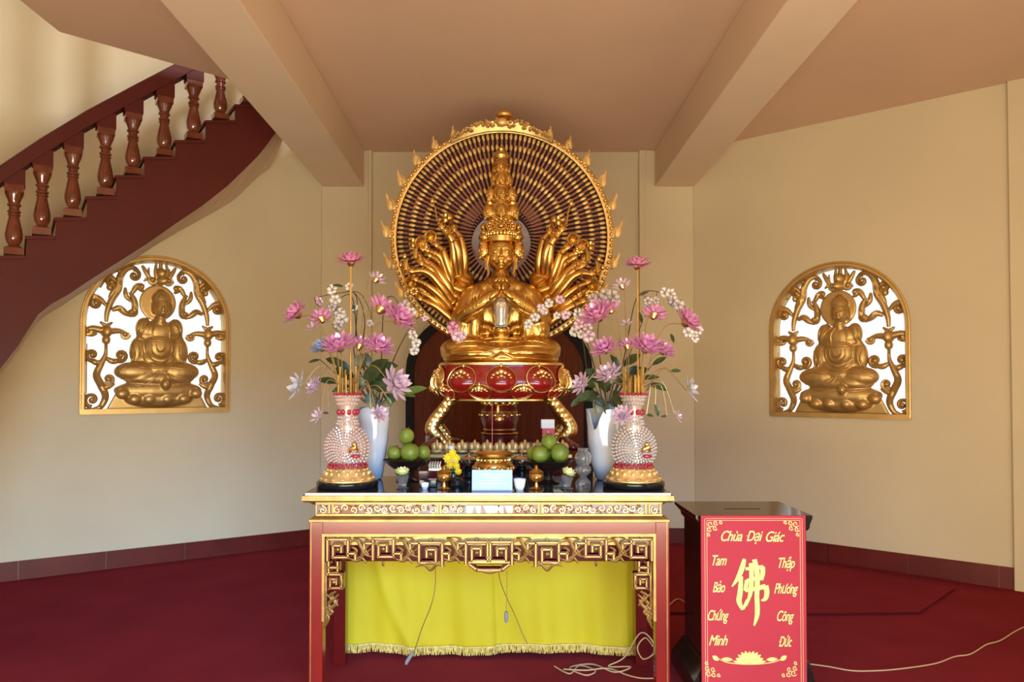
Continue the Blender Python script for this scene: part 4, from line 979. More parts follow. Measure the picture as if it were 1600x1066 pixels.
# crest over the top and its knob
mb = MB(); n_ = 40; v = []; f = []
for i in range(n_+1):
    a = R(118-56*i/n_); t_ = sin(pi*i/n_)
    for (r_, y) in ((166, 0.03), (166, -0.05), (171+8*t_, -0.075), (170+15*t_**0.7, -0.02), (170+15*t_**0.7, 0.03)): v.append(H(r_, a, y))
for i in range(n_):
    for j in range(5): f.append((i*5+j, i*5+(j+1) % 5, (i+1)*5+(j+1) % 5, (i+1)*5+j))
mb.add(v, f); r_ = random.Random(5)
for i in range(90):
    a = R(116-52*r_.random()); t_ = sin(pi*(R(118)-a)/R(56)); mb.ell(H(170+r_.random()*12*t_, a, -0.082+0.02*r_.random()), (3.4*KH, 0.022, 2.6*KH), 7, 5)
mb.ell(H(176, pi/2, -0.08), (9*KH, 0.03, 7*KH), 12, 8)
mb.build('crest', 'handg', hl)
mb = MB(); c = P(788, 193, DH-0.02)
mb.lathe([(0.0, -0.02), (0.038, -0.015), (0.026, 0.012), (0.034, 0.026), (0.056, 0.038), (0.060, 0.054), (0.050, 0.072), (0.026, 0.086), (0, 0.090)], 24, c=c-Vector((0, 0, 0.0))); mb.build('knob', 'gold', hl)
# rods and hands
rings = [(74, 62), (97, 84), (119, 104), (140, 122), (158, 136)]
def mini(r, a, y, s=1.0):
    mb = MB(); d_ = Vector((cos(a), 0, sin(a))); t_ = Vector((-d_.z, 0, d_.x))
    Rm = Matrix((t_, Vector((0, 1, 0)), d_)).transposed().to_4x4(); T = Matrix.Translation(H(r, a, y)) @ Rm
    mb.ell((0, 0, 0), (2.75*KH*s, 0.013*s, 5.8*KH*s), 8, 6, T); mb.ell((1.0*KH*s, -0.009, 1.2*KH*s), (0.8*KH*s, 0.006, 2.4*KH*s), 6, 4, T)
    return mb
rods = MB(); rest = MB()
for k_, (rr, nn) in enumerate(rings):
    y = -0.015-0.012*(5-k_)
    r_in = 48 if k_ == 0 else rings[k_-1][0]+2
    for i in range(nn):
        a = 2*pi*(i+0.5*(k_ % 2))/nn
        rods.tube([H(r_in, a, y+0.016), H(rr-1, a, y+0.006)], [1.35*KH, 1.7*KH], 6)
        m_ = mini(rr, a, y)
        if k_ == 4 and -0.55 < a - pi/2 + 0.0 < 99 and sin(a) > -0.45 or (k_ == 4 and cos(a) > 0 and sin(a) > -0.45):
            m_.build('small_hand', 'handg', hl, loc=H(rr, a, y)) if (hl.get('n', 0) < 99) else rest.merge(m_)
            hl['n'] = hl.get('n', 0)+1
        else: rest.merge(m_)
# denser inner spokes
for i in range(60):
    a = 2*pi*(i+0.5)/60; rods.tube([H(44, a, -0.02), H(66, a, -0.03)], 1.1*KH, 5)
del hl['n']
tag(rods.build('arm_rods', 'rod', hl), kind='stuff'); tag(rest.build('small_hands', 'handg', hl), kind='stuff')
# ================================================================== things on the altar
TZ = 1.0
def TP(px, D):
    """point on the table top under photo column px at distance D"""
    r = ray(px, 760); return Vector((r.x/r.y*D, D, TZ))
# ------------------------------------------------------------------ lotus blossoms
def lotus_mb(c, r, ax=(0, -0.5, 1), layers=((9, 1.0, 0.15), (9, 0.88, 0.6), (8, 0.68, 1.0), (6, 0.45, 1.35)), wide=0.34, seed=0):
    """r radius; ax axis; layers: petals, length factor, elevation"""
    ax = Vector(ax).normalized(); u = ax.orthogonal().normalized(); w = ax.cross(u); mb = MB(); rn = random.Random(seed)
    for li, (n, L_, el) in enumerate(layers):
        for i in range(n):
            a = 2*pi*(i+0.5*li)/n + rn.uniform(-.06, .06); rad = u*cos(a)+w*sin(a); tan = -u*sin(a)+w*cos(a)
            e = el + rn.uniform(-.08, .08); d = rad*cos(e)+ax*sin(e); nn = -rad*sin(e)+ax*cos(e); L = r*L_; wd_ = r*wide
            p0 = c + rad*r*0.08
            pts = [p0, p0+d*L*0.45+tan*wd_*0.55-nn*L*0.06, p0+d*L*0.78+tan*wd_*0.40, p0+d*L*1.0+nn*L*0.05, p0+d*L*0.78-tan*wd_*0.40, p0+d*L*0.45-tan*wd_*0.55-nn*L*0.06, p0+d*L*0.5-nn*L*0.16, p0+d*L*0.5-nn*L*0.02]
            mb.add(pts, [(0, 1, 6), (1, 2, 6), (2, 3, 6), (3, 4, 6), (4, 5, 6), (5, 0, 6), (1, 0, 7), (2, 1, 7), (3, 2, 7), (4, 3, 7), (5, 4, 7), (0, 5, 7)])
    return mb
def lotus_part(parent, c, r, ax, m, seed, name='lotus_blossom', label=None, cup=True, layers=None):
    mb = lotus_mb(c, r, ax, seed=seed) if layers is None else lotus_mb(c, r, ax, layers=layers, seed=seed)
    o = mb.build(name, m, parent, smooth=False)
    if label: o['label'] = label
    if cup:
        A = Vector(ax).normalized(); cm_ = MB(); q = A.to_track_quat('Z', 'Y').to_matrix().to_4x4()
        cm_.lathe([(0.0, -r*0.38), (r*0.14, -r*0.36), (r*0.26, -r*0.2), (r*0.36, -r*0.02), (r*0.30, r*0.06), (0, r*0.08)], 14, T=Matrix.Translation(c) @ q)
        cm_.build('flower_cup', 'goldb', parent)
    return o
def leaf_mb(p0, d, up, L, W, bend=0.25, n=6):
    d = Vector(d).normalized(); up = (Vector(up)-d*Vector(up).dot(d)).normalized(); s = d.cross(up); mb = MB(); v = []; f = []
    for i in range(n+1):
        t = i/n; w = W*0.5*sin(pi*min(1, t*0.92+0.06))**0.8*(1 if t < 1 else 0.05); c = p0+d*L*t-up*bend*L*t*t
        v += [c-s*w+up*w*0.25, c-up*0.0, c+s*w+up*w*0.25]
    for i in range(n): a = i*3; f += [(a, a+1, a+4, a+3), (a+1, a+2, a+5, a+4)]
    o = len(v); v += [p-up*0.0016 for p in v]; f += [tuple(o+j for j in reversed(q)) for q in f]
    mb.add(v, f); return mb
# ------------------------------------------------------------------ crystal vases with crystal lotus
def crystal_vase(cxp, side, label, neckm, blooms, topb, stems_extra):
    D = 3.65; c = TP(cxp, D); t = thing('crystal_lotus_vase', label, 'vase', tuple(c))
    k = D/F; z = lambda py: P(cxp, py, D).z
    mb = MB(); mb.lathe([(0.145, TZ), (0.150, TZ+0.006), (0.150, TZ+0.026), (0.138, TZ+0.034), (0, TZ+0.034)], 48, c=(c.x, c.y, 0)); mb.build('base_disc', 'black', t)
    mb = MB(); mb.lathe([(0.134, TZ+0.034), (0.134, TZ+0.040), (0.124, TZ+0.050), (0.112, TZ+0.066), (0.100, TZ+0.084), (0.092, TZ+0.096), (0.0, TZ+0.098)], 32, c=(c.x, c.y, 0))
    for i in range(16):
        a = 2*pi*i/16; mb.ell((c.x+0.124*cos(a), c.y+0.124*sin(a), TZ+0.046), (0.016, 0.016, 0.010), 8, 6); mb.ell((c.x+0.108*cos(a+.2), c.y+0.108*sin(a+.2), TZ+0.070), (0.010, 0.010, 0.014), 8, 6); mb.ell((c.x+0.096*cos(a), c.y+0.096*sin(a), TZ+0.088), (0.010, 0.010, 0.007), 8, 5)
    mb.build('gold_foot', 'handg', t)
    mb = MB()
    for i in range(26):
        a = 2*pi*i/26
        for rr, zz_ in ((0.092, TZ+0.104), (0.084, TZ+0.117)): mb.ell((c.x+rr*cos(a+0.1*(rr > 0.09)), c.y+rr*sin(a+0.1*(rr > 0.09)), zz_), (0.009, 0.009, 0.007), 6, 4)
    mb.build('ruby_collar', 'ruby', t)
    # flask body: core and swirling beads
    bc = Vector((c.x, c.y, z(700))); RX, RY, RZ = 0.110, 0.078, 0.118
    mb = MB(); mb.ell(bc, (RX-0.008, RY-0.008, RZ-0.008), 24, 16); mb.lathe([(0.07, TZ+0.098), (0.06, z(722)), (0.05, z(670)), (0.042, z(655)), (0.038, z(648)), (0.045, z(636)), (0.05, z(628)), (0.062, z(618))], 24, c=(c.x, c.y, 0)); mb.build('vase_core', 'core', t)
    for fb_ in (-1, 1):
        mb = MB()
        for ring in range(0, 9):
            rr = ring/8.4; n_ = [1, 8, 14, 20, 26, 30, 34, 38, 40][ring]
            for i in range(n_):
                a = 2*pi*i/n_ + ring*0.14
                x, zz_ = rr*cos(a), rr*sin(a); yy = sqrt(max(0, 1-rr*rr))
                T = Matrix.Translation(bc+Vector((RX*x, fb_*RY*yy, RZ*zz_))) @ Matrix.Rotation(-a, 4, 'Y')
                mb.ell((0, 0, 0), (0.0085, 0.006, 0.0065), 6, 4, T)
        mb.build('bead_front' if fb_ < 0 else 'bead_back', neckm, t, smooth=False)
    for nm, rws in (('waist_beads', ((724, 0.068), (729, 0.074), (734, 0.080))), ('neck_beads', ((658, 0.046), (652, 0.044), (662, 0.050))), ('lip_beads', ((631, 0.048), (625, 0.054), (619, 0.060)))):
        mb = MB()
        for py, rr in rws:
            n_ = int(rr*2*pi/0.015)
            for i in range(n_): a = 2*pi*i/n_; mb.ell((c.x+rr*cos(a), c.y+rr*sin(a), z(py)), (0.0072, 0.0072, 0.0075), 6, 4)
        mb.build(nm, neckm, t, smooth=False)
    mb = MB()
    for i in range(10):
        a = 2*pi*i/10; mb.ell((c.x+0.047*cos(a), c.y+0.047*sin(a), z(644)), (0.011, 0.011, 0.015), 8, 6)
    for i in range(18):
        a = 2*pi*i/18; mb.ell((c.x+0.064*cos(a), c.y+0.064*sin(a), z(616)), (0.010, 0.010, 0.008), 6, 4)
    mb.build('ruby_neck', 'ruby', t)
    mb = MB(); q = bc+Vector((0.045, -RY-0.002, -0.01)); mb.tube([q+Vector((0.02, 0.004, 0)), q+Vector((0.01, -0.008, 0.022)), q+Vector((-0.012, -0.008, 0.012)), q+Vector((-0.02, -0.004, -0.006))], [0.006, 0.012, 0.010, 0.005], 8); mb.ell(q+Vector((0.004, -0.01, 0.034)), (0.012, 0.01, 0.012), 8, 6); mb.build('gilt_ornament', 'gold', t)
    mb = MB(); q = bc+Vector((0.052, -RY+0.003, -0.034)); mb.ell(q, (0.026, 0.012, 0.009), 10, 6); mb.build('red_ornament', 'ruby', t)
    mb = MB()
    for i in range(12):
        a = 2*pi*i/12; h_ = 0.030+0.055*(0.5+0.5*cos(a*2+1)); r0 = 0.050 if i % 2 else 0.040
        mb.tube([(c.x+r0*cos(a), c.y+r0*sin(a), z(618)), (c.x+r0*cos(a), c.y+r0*sin(a), z(600)+h_)], 0.0055, 6)
    mb.build('gold_tubes', 'goldb', t)
    # central stem
    top = P(topb[0], topb[1], D); mb = MB(); n_ = 60
    mb.tube([Vector((top.x, c.y, z(606)))+(top-Vector((top.x, c.y, z(606))))*(i/n_)+Vector((0, 0, -0.0)) for i in range(n_)], [0.0042+0.0016*(i % 2) for i in range(n_)], 6); mb.build('centre_stem', 'goldb', t)
    lotus_part(t, top, topb[2]*k*1.15, (0, -0.35, 1), 'pinkc', 1)
    for bi, (px, py, rpx, dd, m) in enumerate(blooms):
        p = P(px, py, D+dd); out = Vector(((px-cxp)/90.0, -0.55 if dd <= 0 else 0.4, 0.9 if py < 590 else 0.35))
        small = rpx < 12
        ly = ((6, 1.0, 0.2), (5, 0.7, 0.8)) if small or m in ('clearc',) else None
        lotus_part(t, p, rpx*k*1.3, out, m, bi+5, cup=not small and py < 590, layers=ly, name='lotus_blossom' if not small else 'small_blossom')
        st_ = Vector((c.x+0.04*(1 if px > cxp else -1)*min(1, abs(px-cxp)/30), c.y+0.03*(1 if dd > 0 else -1), z(600)))
        mid = Vector(((st_.x*0.55+p.x*0.45), (st_.y+p.y)/2, max(st_.z, p.z-0.02)*0.5+0.5*p.z+(-0.03 if py < 590 else 0.09)))
        if py > 620: mid = Vector((st_.x*0.45+p.x*0.55, (st_.y+p.y)/2-0.02, st_.z+0.01))
        pts = smoothpath([tuple(st_), tuple(mid), tuple(p-out.normalized()*rpx*k*0.35)], 8)
        mb = MB(); mb.tube(pts, 0.0024, 6); mb.build('wire_stem', 'wire', t)
    for (px, py, dx, dz, L_) in stems_extra:
        p = P(px, py, D-0.05); mb = leaf_mb(p, (dx, -0.2, dz), (0, -1, 0.5), L_, L_*0.42, 0.3); mb.build('crystal_leaf', 'leaf', t, ang=180)
        s_ = 1 if px > cxp else -1; mb = MB(); mb.tube(smoothpath([(c.x+s_*0.055, c.y-0.02, z(612)), ((c.x+s_*0.055+p.x)/2+s_*0.02, p.y, max(z(606), p.z)+0.012), tuple(p)], 8), 0.002, 6); mb.build('wire_stem', 'wire', t)
    return t
crystal_vase(543, -1, 'rosy crystal bead vase with pink crystal lotus on the left of the altar', 'crystalp',
    [(463, 490, 19, -0.05, 'pinkc'), (502, 498, 16, 0.05, 'pinkc'), (489, 512, 11, -0.08, 'pinkl'), (588, 437, 13, 0.10, 'pinkl'), (596, 482, 21, 0.02, 'pinkc'), (624, 498, 22, -0.06, 'pinkc'), (530, 540, 22, -0.10, 'pinkc'), (562, 540, 16, 0.06, 'pinkc'),
     (592, 542, 20, -0.06, 'pinkc'), (502, 543, 15, -0.02, 'bluec'), (466, 603, 20, -0.10, 'clearc'), (492, 604, 13, -0.04, 'pinkl'), (617, 600, 22, -0.12, 'pinkl'), (497, 650, 11, -0.12, 'pinkl'), (592, 648, 12, -0.14, 'pinkl')],
    (548, 408, 21), [(514, 646, -1, 0.2, 0.03), (580, 645, 1, 0.1, 0.03), (604, 620, 0.6, -1, 0.05)])
crystal_vase(990, 1, 'clear crystal bead vase with pink crystal lotus on the right of the altar', 'crystal',
    [(934, 492, 24, -0.05, 'pinkc'), (953, 484, 15, 0.02, 'pinkc'), (972, 447, 13, 0.10, 'pinkl'), (1022, 492, 17, 0.02, 'pinkc'), (1074, 502, 21, -0.04, 'pinkc'), (945, 545, 18, -0.08, 'pinkc'), (980, 541, 13, 0.03, 'pinkc'), (1010, 542, 22, -0.10, 'pinkc'),
     (1037, 548, 16, -0.02, 'pinkc'), (979, 506, 9, 0.05, 'pinkl'), (951, 586, 18, -0.14, 'pinkl'), (909, 600, 15, -0.10, 'pinkl'), (1078, 609, 17, -0.06, 'clearc'), (1058, 651, 9, -0.08, 'pinkl'), (972, 650, 14, -0.16, 'pinkl')],
    (996, 414, 20), [(1010, 648, 1, -0.1, 0.035), (1024, 632, 0.3, -1, 0.06), (1048, 580, 1, 0.15, 0.05), (1042, 650, -0.8, 0, 0.03)])
# ------------------------------------------------------------------ white ceramic vases
def ceramic(name, px, D, prof, notch, label):
    c = TP(px, D); mb = MB(); n = 40; v = []; f = []; rows = len(prof)
    full = prof + [(r-0.006, z_) for r, z_ in reversed(prof)][:-1]
    H_ = prof[-1][1]
    for (r, z_) in full:
        for j in range(n):
            a = 2*pi*j/n; cut = sum(dp*math.exp(-((((a-a0+pi) % (2*pi))-pi)/wd_)**2) for a0, wd_, dp in notch)
            zz_ = z_*(1-cut*(z_/H_)**2.5); rr = r*(1+0.10*cut*(z_/H_))
            v.append((c.x+rr*cos(a), c.y+rr*sin(a)*0.9, TZ+zz_))
    for i in range(len(full)-1):
        for j in range(n): f.append((i*n+j, i*n+(j+1) % n, (i+1)*n+(j+1) % n, (i+1)*n+j))
    f.append(tuple(reversed(range(n)))); f.append(tuple((len(full)-1)*n+j for j in range(n)))
    mb.add(v, f); o = mb.build(name, 'ceramic', loc=c, ang=60); return tag(o, label, 'vase', 'white ceramic vases')
ceramic('ceramic_vase', 583, 3.94, [(0.040, 0), (0.050, 0.01), (0.064, 0.10), (0.078, 0.22), (0.086, 0.32), (0.088, 0.385)], [(R(200), 0.5, 0.12)], 'tall pale ceramic vase behind the crystal vase at the left')
ceramic('ceramic_vase', 949, 3.92, [(0.050, 0), (0.062, 0.01), (0.090, 0.10), (0.103, 0.20), (0.105, 0.28), (0.112, 0.375)], [(R(228), 0.30, 0.30), (R(20), 0.6, 0.12)], 'tall pale ceramic vase with notched rim behind the crystal vase at the right')
# ------------------------------------------------------------------ orchid sprays and foliage
def blossom(p, r, face, m, t, seed):
    A = Vector(face).normalized(); u = A.orthogonal().normalized(); w = A.cross(u); rn = random.Random(seed); mb = MB(); a0 = rn.uniform(0, 6.28)
    for i in range(5):
        a = a0+2*pi*i/5; d = u*cos(a)+w*sin(a); s = A.cross(d); L = r*(1.0 if i in (1, 4) else 0.9); W_ = r*(0.62 if i in (1, 4) else 0.42)
        c = p+d*L*0.5+A*L*0.08; n_ = 8; ring = [c+d*L*0.5*cos(2*pi*j/n_)+s*W_*sin(2*pi*j/n_)+A*L*0.12*cos(2*pi*j/n_) for j in range(n_)]
        v = [c-A*L*0.05]+ring+[c-A*(L*0.05+0.001)]
        mb.add(v, [(0, 1+j, 1+(j+1) % n_) for j in range(n_)]+[(n_+1, 1+(j+1) % n_, 1+j) for j in range(n_)])
    mb.build('blossom', m, t, ang=180)
def spray(label, D, path, flowers, m, dep=None, leaves=()):
    pts = [P(a, b, D+(d_[0] if d_ else 0)) for a, b, *d_ in path]
    t = thing('orchid_spray', label, 'flower', tuple(pts[0]))
    q = smoothpath([tuple(p) for p in pts], 8); mb = MB(); mb.tube(q, [0.0036-0.002*i/len(q) for i in range(len(q))], 6); mb.build('spray_stem', 'stem', t)
    for i, (px, py, r, *mm) in enumerate(flowers):
        mm_ = mm[0] if mm else m; p = P(px, py, D-0.02); mb = MB(); near = min(q, key=lambda z_: (Vector(z_)-p).length); mb.tube([near, p], 0.0014, 4); mb.build('flower_stalk', 'stem', t)
        blossom(p, r*D/F*1.45, (0.3*sin(i*2.1), -1, 0.25*cos(i*1.7)), mm_, t, i)
        mb = MB(); mb.ell(p-Vector((0, 0.005, 0)), r*D/F*0.17, 8, 6); mb.build('flower_centre', 'throat', t)
    for (px, py, dx, dz, L_, W_) in leaves:
        leaf_mb(P(px, py, D-0.02), (dx, -0.3, dz), (0, -0.8, 0.6), L_, W_, 0.25).build('leaf', 'leaf', t, ang=180)
    return t
spray('white orchid spray arching left of the centre stem, over the left crystal vase', 3.90, [(590, 640), (566, 560), (570, 500), (556, 460), (530, 458), (490, 466)], [(519, 452, 7), (524, 468, 7), (499, 471, 6, 'orchidp'), (545, 447, 5)], 'orchidw', leaves=[(536, 448, -1, 0.3, 0.055, 0.018)])
spray('white orchid spray drooping between the lotus on the left', 3.92, [(585, 640), (560, 540), (552, 470), (538, 462), (522, 484), (525, 510)], [(531, 490, 8), (534, 498, 8), (528, 508, 7), (518, 480, 6)], 'orchidw')
spray('orchid spray with dark buds arching toward the lotus at the right of the left vase', 3.95, [(588, 640), (555, 560), (556, 520), (558, 470), (552, 456), (566, 462), (580, 490)], [(554, 480, 5), (577, 505, 5)], 'orchidw', leaves=[(552, 476, 0.1, -1, 0.05, 0.02)])
spray('white orchid spray hanging down beside the halo at the left', 4.0, [(592, 640), (596, 560), (600, 480), (612, 463), (625, 478), (640, 500), (648, 530)], [(633, 477, 7), (643, 487, 6), (645, 524, 7), (650, 536, 6), (647, 548, 6)], 'orchidw')
spray('orchid spray of two pink blossoms reaching over the statue knee', 4.05, [(593, 640), (612, 570), (636, 520), (654, 496), (676, 497), (700, 510), (722, 524)], [(708, 512, 8, 'orchidm'), (716, 525, 8, 'orchidp'), (724, 523, 5, 'orchidp'), (664, 497, 4)], 'orchidp')
spray('white orchid spray standing beside the halo at the right', 3.95, [(950, 640), (940, 580), (934, 520), (942, 480), (948, 462)], [(931, 471, 8), (946, 460, 8), (957, 463, 9), (944, 476, 7), (962, 472, 6), (926, 466, 6)], 'orchidw')
spray('white orchid spray arching over the far right lotus', 3.92, [(955, 640), (975, 560), (990, 480), (1002, 458), (1022, 455), (1040, 462), (1056, 482)], [(1039, 457, 7), (1048, 458, 7), (1052, 470, 7), (1060, 476, 7), (1066, 486, 7), (1075, 520, 7), (1092, 516, 6), (1086, 528, 6), (1012, 470, 6), (1025, 470, 5)], 'orchidw', leaves=[(1000, 462, 1, 0.6, 0.05, 0.012), (1048, 522, 0.4, -1, 0.05, 0.02)])
spray('pale orchid spray reaching left across the statue elbow', 4.05, [(945, 640), (925, 560), (904, 500), (895, 470), (880, 465), (860, 475)], [(858, 474, 6), (875, 468, 6, 'orchidp'), (846, 482, 6, 'orchidp'), (884, 492, 6, 'orchidp'), (870, 493, 5), (836, 496, 6), (826, 507, 6), (903, 490, 7), (912, 498, 6), (850, 486, 5)], 'orchidw')
spray('dusky orchid spray between the halo edge and the right crystal vase', 4.0, [(940, 640), (920, 590), (912, 540), (905, 505), (902, 480)], [(905, 506, 7, 'orchidp'), (898, 518, 7), (918, 512, 7, 'orchidp'), (920, 525, 8, 'orchidp'), (908, 522, 6)], 'orchidw')
def foliage(label, c, D, leaves, name='orchid_foliage'):
    b = TP(c[0], D); b.z = P(c[0], c[1], D).z; t = thing(name, label, 'leaves', tuple(b))
    for i, (px, py, dx, dz, L_, W_, *mm) in enumerate(leaves):
        p = P(px, py, D-0.03+0.02*(i % 3)); leaf_mb(p, (dx, -0.25, dz), (0.1, -0.85, 0.5), L_, W_, 0.22).build('leaf', mm[0] if mm else 'leaf', t, ang=180)
        mb = MB(); mb.tube([b, (b+p)/2+Vector((0, 0, 0.0)), p], 0.0025, 5); mb.build('leaf_stalk', 'stem', t)
foliage('dark green orchid leaves spreading from the left ceramic vase', (585, 640), 3.86,
    [(568, 596, 0.6, 0.5, 0.12, 0.08), (552, 592, -0.7, 0.5, 0.11, 0.07), (582, 590, 1, 0.1, 0.13, 0.07), (565, 610, -0.2, 0.6, 0.09, 0.07), (590, 612, 0.5, 0.6, 0.09, 0.06), (575, 575, -0.1, 1, 0.08, 0.05), (545, 585, -0.5, 0.7, 0.10, 0.06), (535, 570, -0.8, 0.4, 0.09, 0.045), (528, 598, -1, 0.25, 0.11, 0.04), (560, 578, 0.2, 0.9, 0.09, 0.06), (575, 585, 0.7, 0.6, 0.13, 0.07), (590, 580, 0.9, 0.35, 0.11, 0.07), (575, 600, 1, -0.15, 0.13, 0.06), (597, 600, 1, 0.3, 0.10, 0.05), (585, 620, 0.3, -0.8, 0.08, 0.05),
     (560, 600, -0.3, -0.5, 0.07, 0.05), (545, 604, -1, -0.2, 0.09, 0.035), (612, 615, 0.3, -1, 0.06, 0.025), (600, 618, 0.8, -0.3, 0.07, 0.05), (626, 616, 1, 0.35, 0.14, 0.045, 'leafb'), (620, 612, 1, -0.15, 0.10, 0.035, 'leafb'), (500, 562, -1, -0.15, 0.06, 0.018), (580, 612, 0, -1, 0.09, 0.06)])
foliage('dark green orchid leaves spreading from the right ceramic vase', (950, 640), 3.86,
    [(955, 600, 0.4, 0.7, 0.12, 0.07), (940, 598, -0.6, 0.6, 0.11, 0.07), (950, 612, -0.2, 0.5, 0.10, 0.08), (968, 600, 0.8, 0.4, 0.12, 0.06), (932, 622, -0.8, 0.2, 0.10, 0.06), (978, 592, 0.6, 0.8, 0.09, 0.05), (945, 600, -0.5, 0.8, 0.10, 0.05), (960, 590, 0.1, 1, 0.11, 0.05), (935, 615, -0.9, -0.2, 0.12, 0.06), (930, 605, -0.8, 0.5, 0.09, 0.05), (960, 610, 0.3, -0.8, 0.10, 0.06), (940, 620, -0.3, -1, 0.09, 0.06), (925, 612, -1, -0.5, 0.10, 0.05), (975, 570, 0.8, 0.6, 0.10, 0.05), (985, 585, 0.9, 0.35, 0.10, 0.05),
     (1000, 592, 1, 0.2, 0.10, 0.03), (1015, 600, 1, -0.25, 0.10, 0.04), (985, 605, 0.8, -0.5, 0.09, 0.05), (950, 630, 0, -1, 0.07, 0.05), (910, 620, -0.8, -0.6, 0.08, 0.03), (1020, 570, 0.7, 0.5, 0.08, 0.03), (900, 612, -0.9, 0.35, 0.05, 0.02), (960, 628, 0.5, -0.9, 0.06, 0.04), (965, 575, -0.4, 0.9, 0.08, 0.03), (1003, 505, -0.2, 1, 0.06, 0.02)])
# ------------------------------------------------------------------ fruit bowls
def bowl(px, D, label, fruits, group, foot=True):
    c = TP(px, D); mb = MB()
    mb.lathe([(0.0, 0), (0.055, 0.0), (0.058, 0.006), (0.03, 0.018), (0.022, 0.035), (0.03, 0.052), (0.07, 0.066), (0.105, 0.092), (0.122, 0.112), (0.126, 0.114), (0.118, 0.108), (0.095, 0.088), (0.06, 0.070), (0.0, 0.066)], 40, c=c)
    o = tag(mb.build('fruit_bowl', 'bowl', loc=c), label, 'bowl')
    for i, (dx, dy, dz, r, el, tilt, lab) in enumerate(fruits):
        q = c+Vector((dx, dy, dz)); t = thing('guava', lab, 'fruit', tuple(q-Vector((0, 0, r))), group)
        mb = MB(); T = Matrix.Translation(q) @ Matrix.Rotation(tilt, 4, 'Y'); k = 20; v = []
        prof = []
        for j in range(15):
            a = pi*j/14; rr = r*sin(a)*(1-0.10*cos(a)*-1 if False else 1+0.10*cos(a)*-1); prof.append((max(rr, 0.0), -r*el*cos(a)))
        mb.lathe(prof, 24, T=T)
        for kx in range(len(mb.v)):
            p = mb.v[kx]-q; mb.v[kx] = q + p*(1+0.025*sin(5*atan2(p.y, p.x)+i))
        mb.build('fruit_flesh', 'guava', t, ang=180)
        mb = MB(); mb.tube([(0, 0, r*el*0.94), (0.002, 0, r*el+0.008)], [0.004, 0.0025], 6, T=T); mb.build('stalk', 'stem', t)
bowl(636, 3.86, 'dark footed bowl of green fruit at the left of the altar', [(-0.066, -0.005, 0.145, 0.042, 0.92, 0.3, 'green guava at the left of the left bowl, with a pale sticker side'), (0.018, -0.035, 0.15, 0.050, 0.98, 0.05, 'large green guava at the front centre of the left bowl'),
    (0.084, 0.012, 0.147, 0.036, 1.1, -0.15, 'narrow green guava at the right of the left bowl'), (0.0, 0.066, 0.14, 0.036, 1.0, 0.1, 'green guava at the back of the left bowl'), (-0.004, 0.005, 0.232, 0.040, 1.1, 0.2, 'green guava topmost in the left bowl')], 'guavas in the left bowl')
bowl(857, 3.80, 'dark footed bowl of green fruit at the right of the altar', [(-0.045, -0.03, 0.145, 0.046, 1.0, 0.1, 'yellowish green guava at the front left of the right bowl'), (0.055, -0.02, 0.15, 0.048, 1.08, 0.12, 'pear-shaped green guava at the front right of the right bowl'),
    (-0.076, 0.035, 0.143, 0.036, 1.1, 0.2, 'green guava at the back left of the right bowl'), (0.01, 0.06, 0.14, 0.042, 1.0, 0.0, 'green guava at the back of the right bowl'), (0.004, 0.01, 0.206, 0.040, 1.0, 0.25, 'green guava topmost in the right bowl')], 'guavas in the right bowl')
# ------------------------------------------------------------------ small offerings
def cream_lotus(px, D, label, tilt=0.0, r=0.038):
    c = TP(px, D); t = thing('candle_holder', label, 'candle', tuple(c))
    Tt = Matrix.Translation(c+Vector((0, 0, 0.06))) @ Matrix.Rotation(tilt, 4, 'Y') @ Matrix.Translation((0, 0, -0.06))
    mb = MB(); mb.lathe([(0.028, -0.0), (0.032, 0.004), (0.018, 0.012), (0.020, 0.024), (0.028, 0.05), (0.030, 0.07), (0.027, 0.07), (0.024, 0.05), (0.015, 0.026), (0, 0.024)], 20, T=Matrix.Translation(c)); mb.build('glass_cup', 'glass', t)
    mb = MB(); mb.lathe([(0.0, 0.027), (0.016, 0.028), (0.022, 0.048), (0.023, 0.056), (0, 0.057)], 16, T=Matrix.Translation(c)); mb.build('red_wax', 'redwax', t)
    p = Tt @ Vector((0, -0.004, 0.074)); ax = (tilt*0.9, -0.25, 1)
    mb = lotus_mb(p, r*1.12, ax, ((9, 0.9, 0.45), (8, 0.85, 0.85), (7, 0.7, 1.25), (4, 0.55, 1.45)), 0.5, 3); mb.ell(p+Vector((0, 0, r*0.3)), r*0.4, 8, 6); mb.build('lotus_candle', 'cream', t, smooth=False)
    mb = lotus_mb(p-Vector((0, 0, 0.006)), r*1.1, ax, ((8, 0.9, 0.2),), 0.5, 4); mb.build('green_sepals', 'leafb', t, smooth=False)
cream_lotus(629, 3.58, 'cream lotus candle in a glass cup of red wax, below the left fruit bowl')
cream_lotus(886, 3.56, 'cream lotus candle tilting on a glass cup, below the right fruit bowl', 0.35)
def gilt_cup(px, D, label):
    c = TP(px, D); t = thing('offering_cup', label, 'cup', tuple(c), 'gilded offering cups')
    mb = MB(); mb.lathe([(0.030, 0), (0.033, 0.004), (0.012, 0.012), (0.008, 0.03), (0.010, 0.036), (0.030, 0.044), (0.036, 0.060), (0.034, 0.074), (0.030, 0.078), (0, 0.078)], 24, c=c)
    mb.ell(c+Vector((0, -0.034, 0.06)), (0.012, 0.006, 0.011), 8, 6); mb.build('cup_bowl', 'gold', t)
    mb = MB(); mb.lathe([(0.034, 0.078), (0.036, 0.082), (0.024, 0.092), (0.010, 0.098), (0.007, 0.104), (0.010, 0.110), (0.0, 0.118)], 24, c=c); mb.build('lid', 'gold', t)
    return t
gilt_cup(694, 3.56, 'small lidded gilded cup on a stem in front of the yellow flowers')
gilt_cup(838, 3.56, 'small lidded gilded cup on a stem in front of the right fruit bowl')
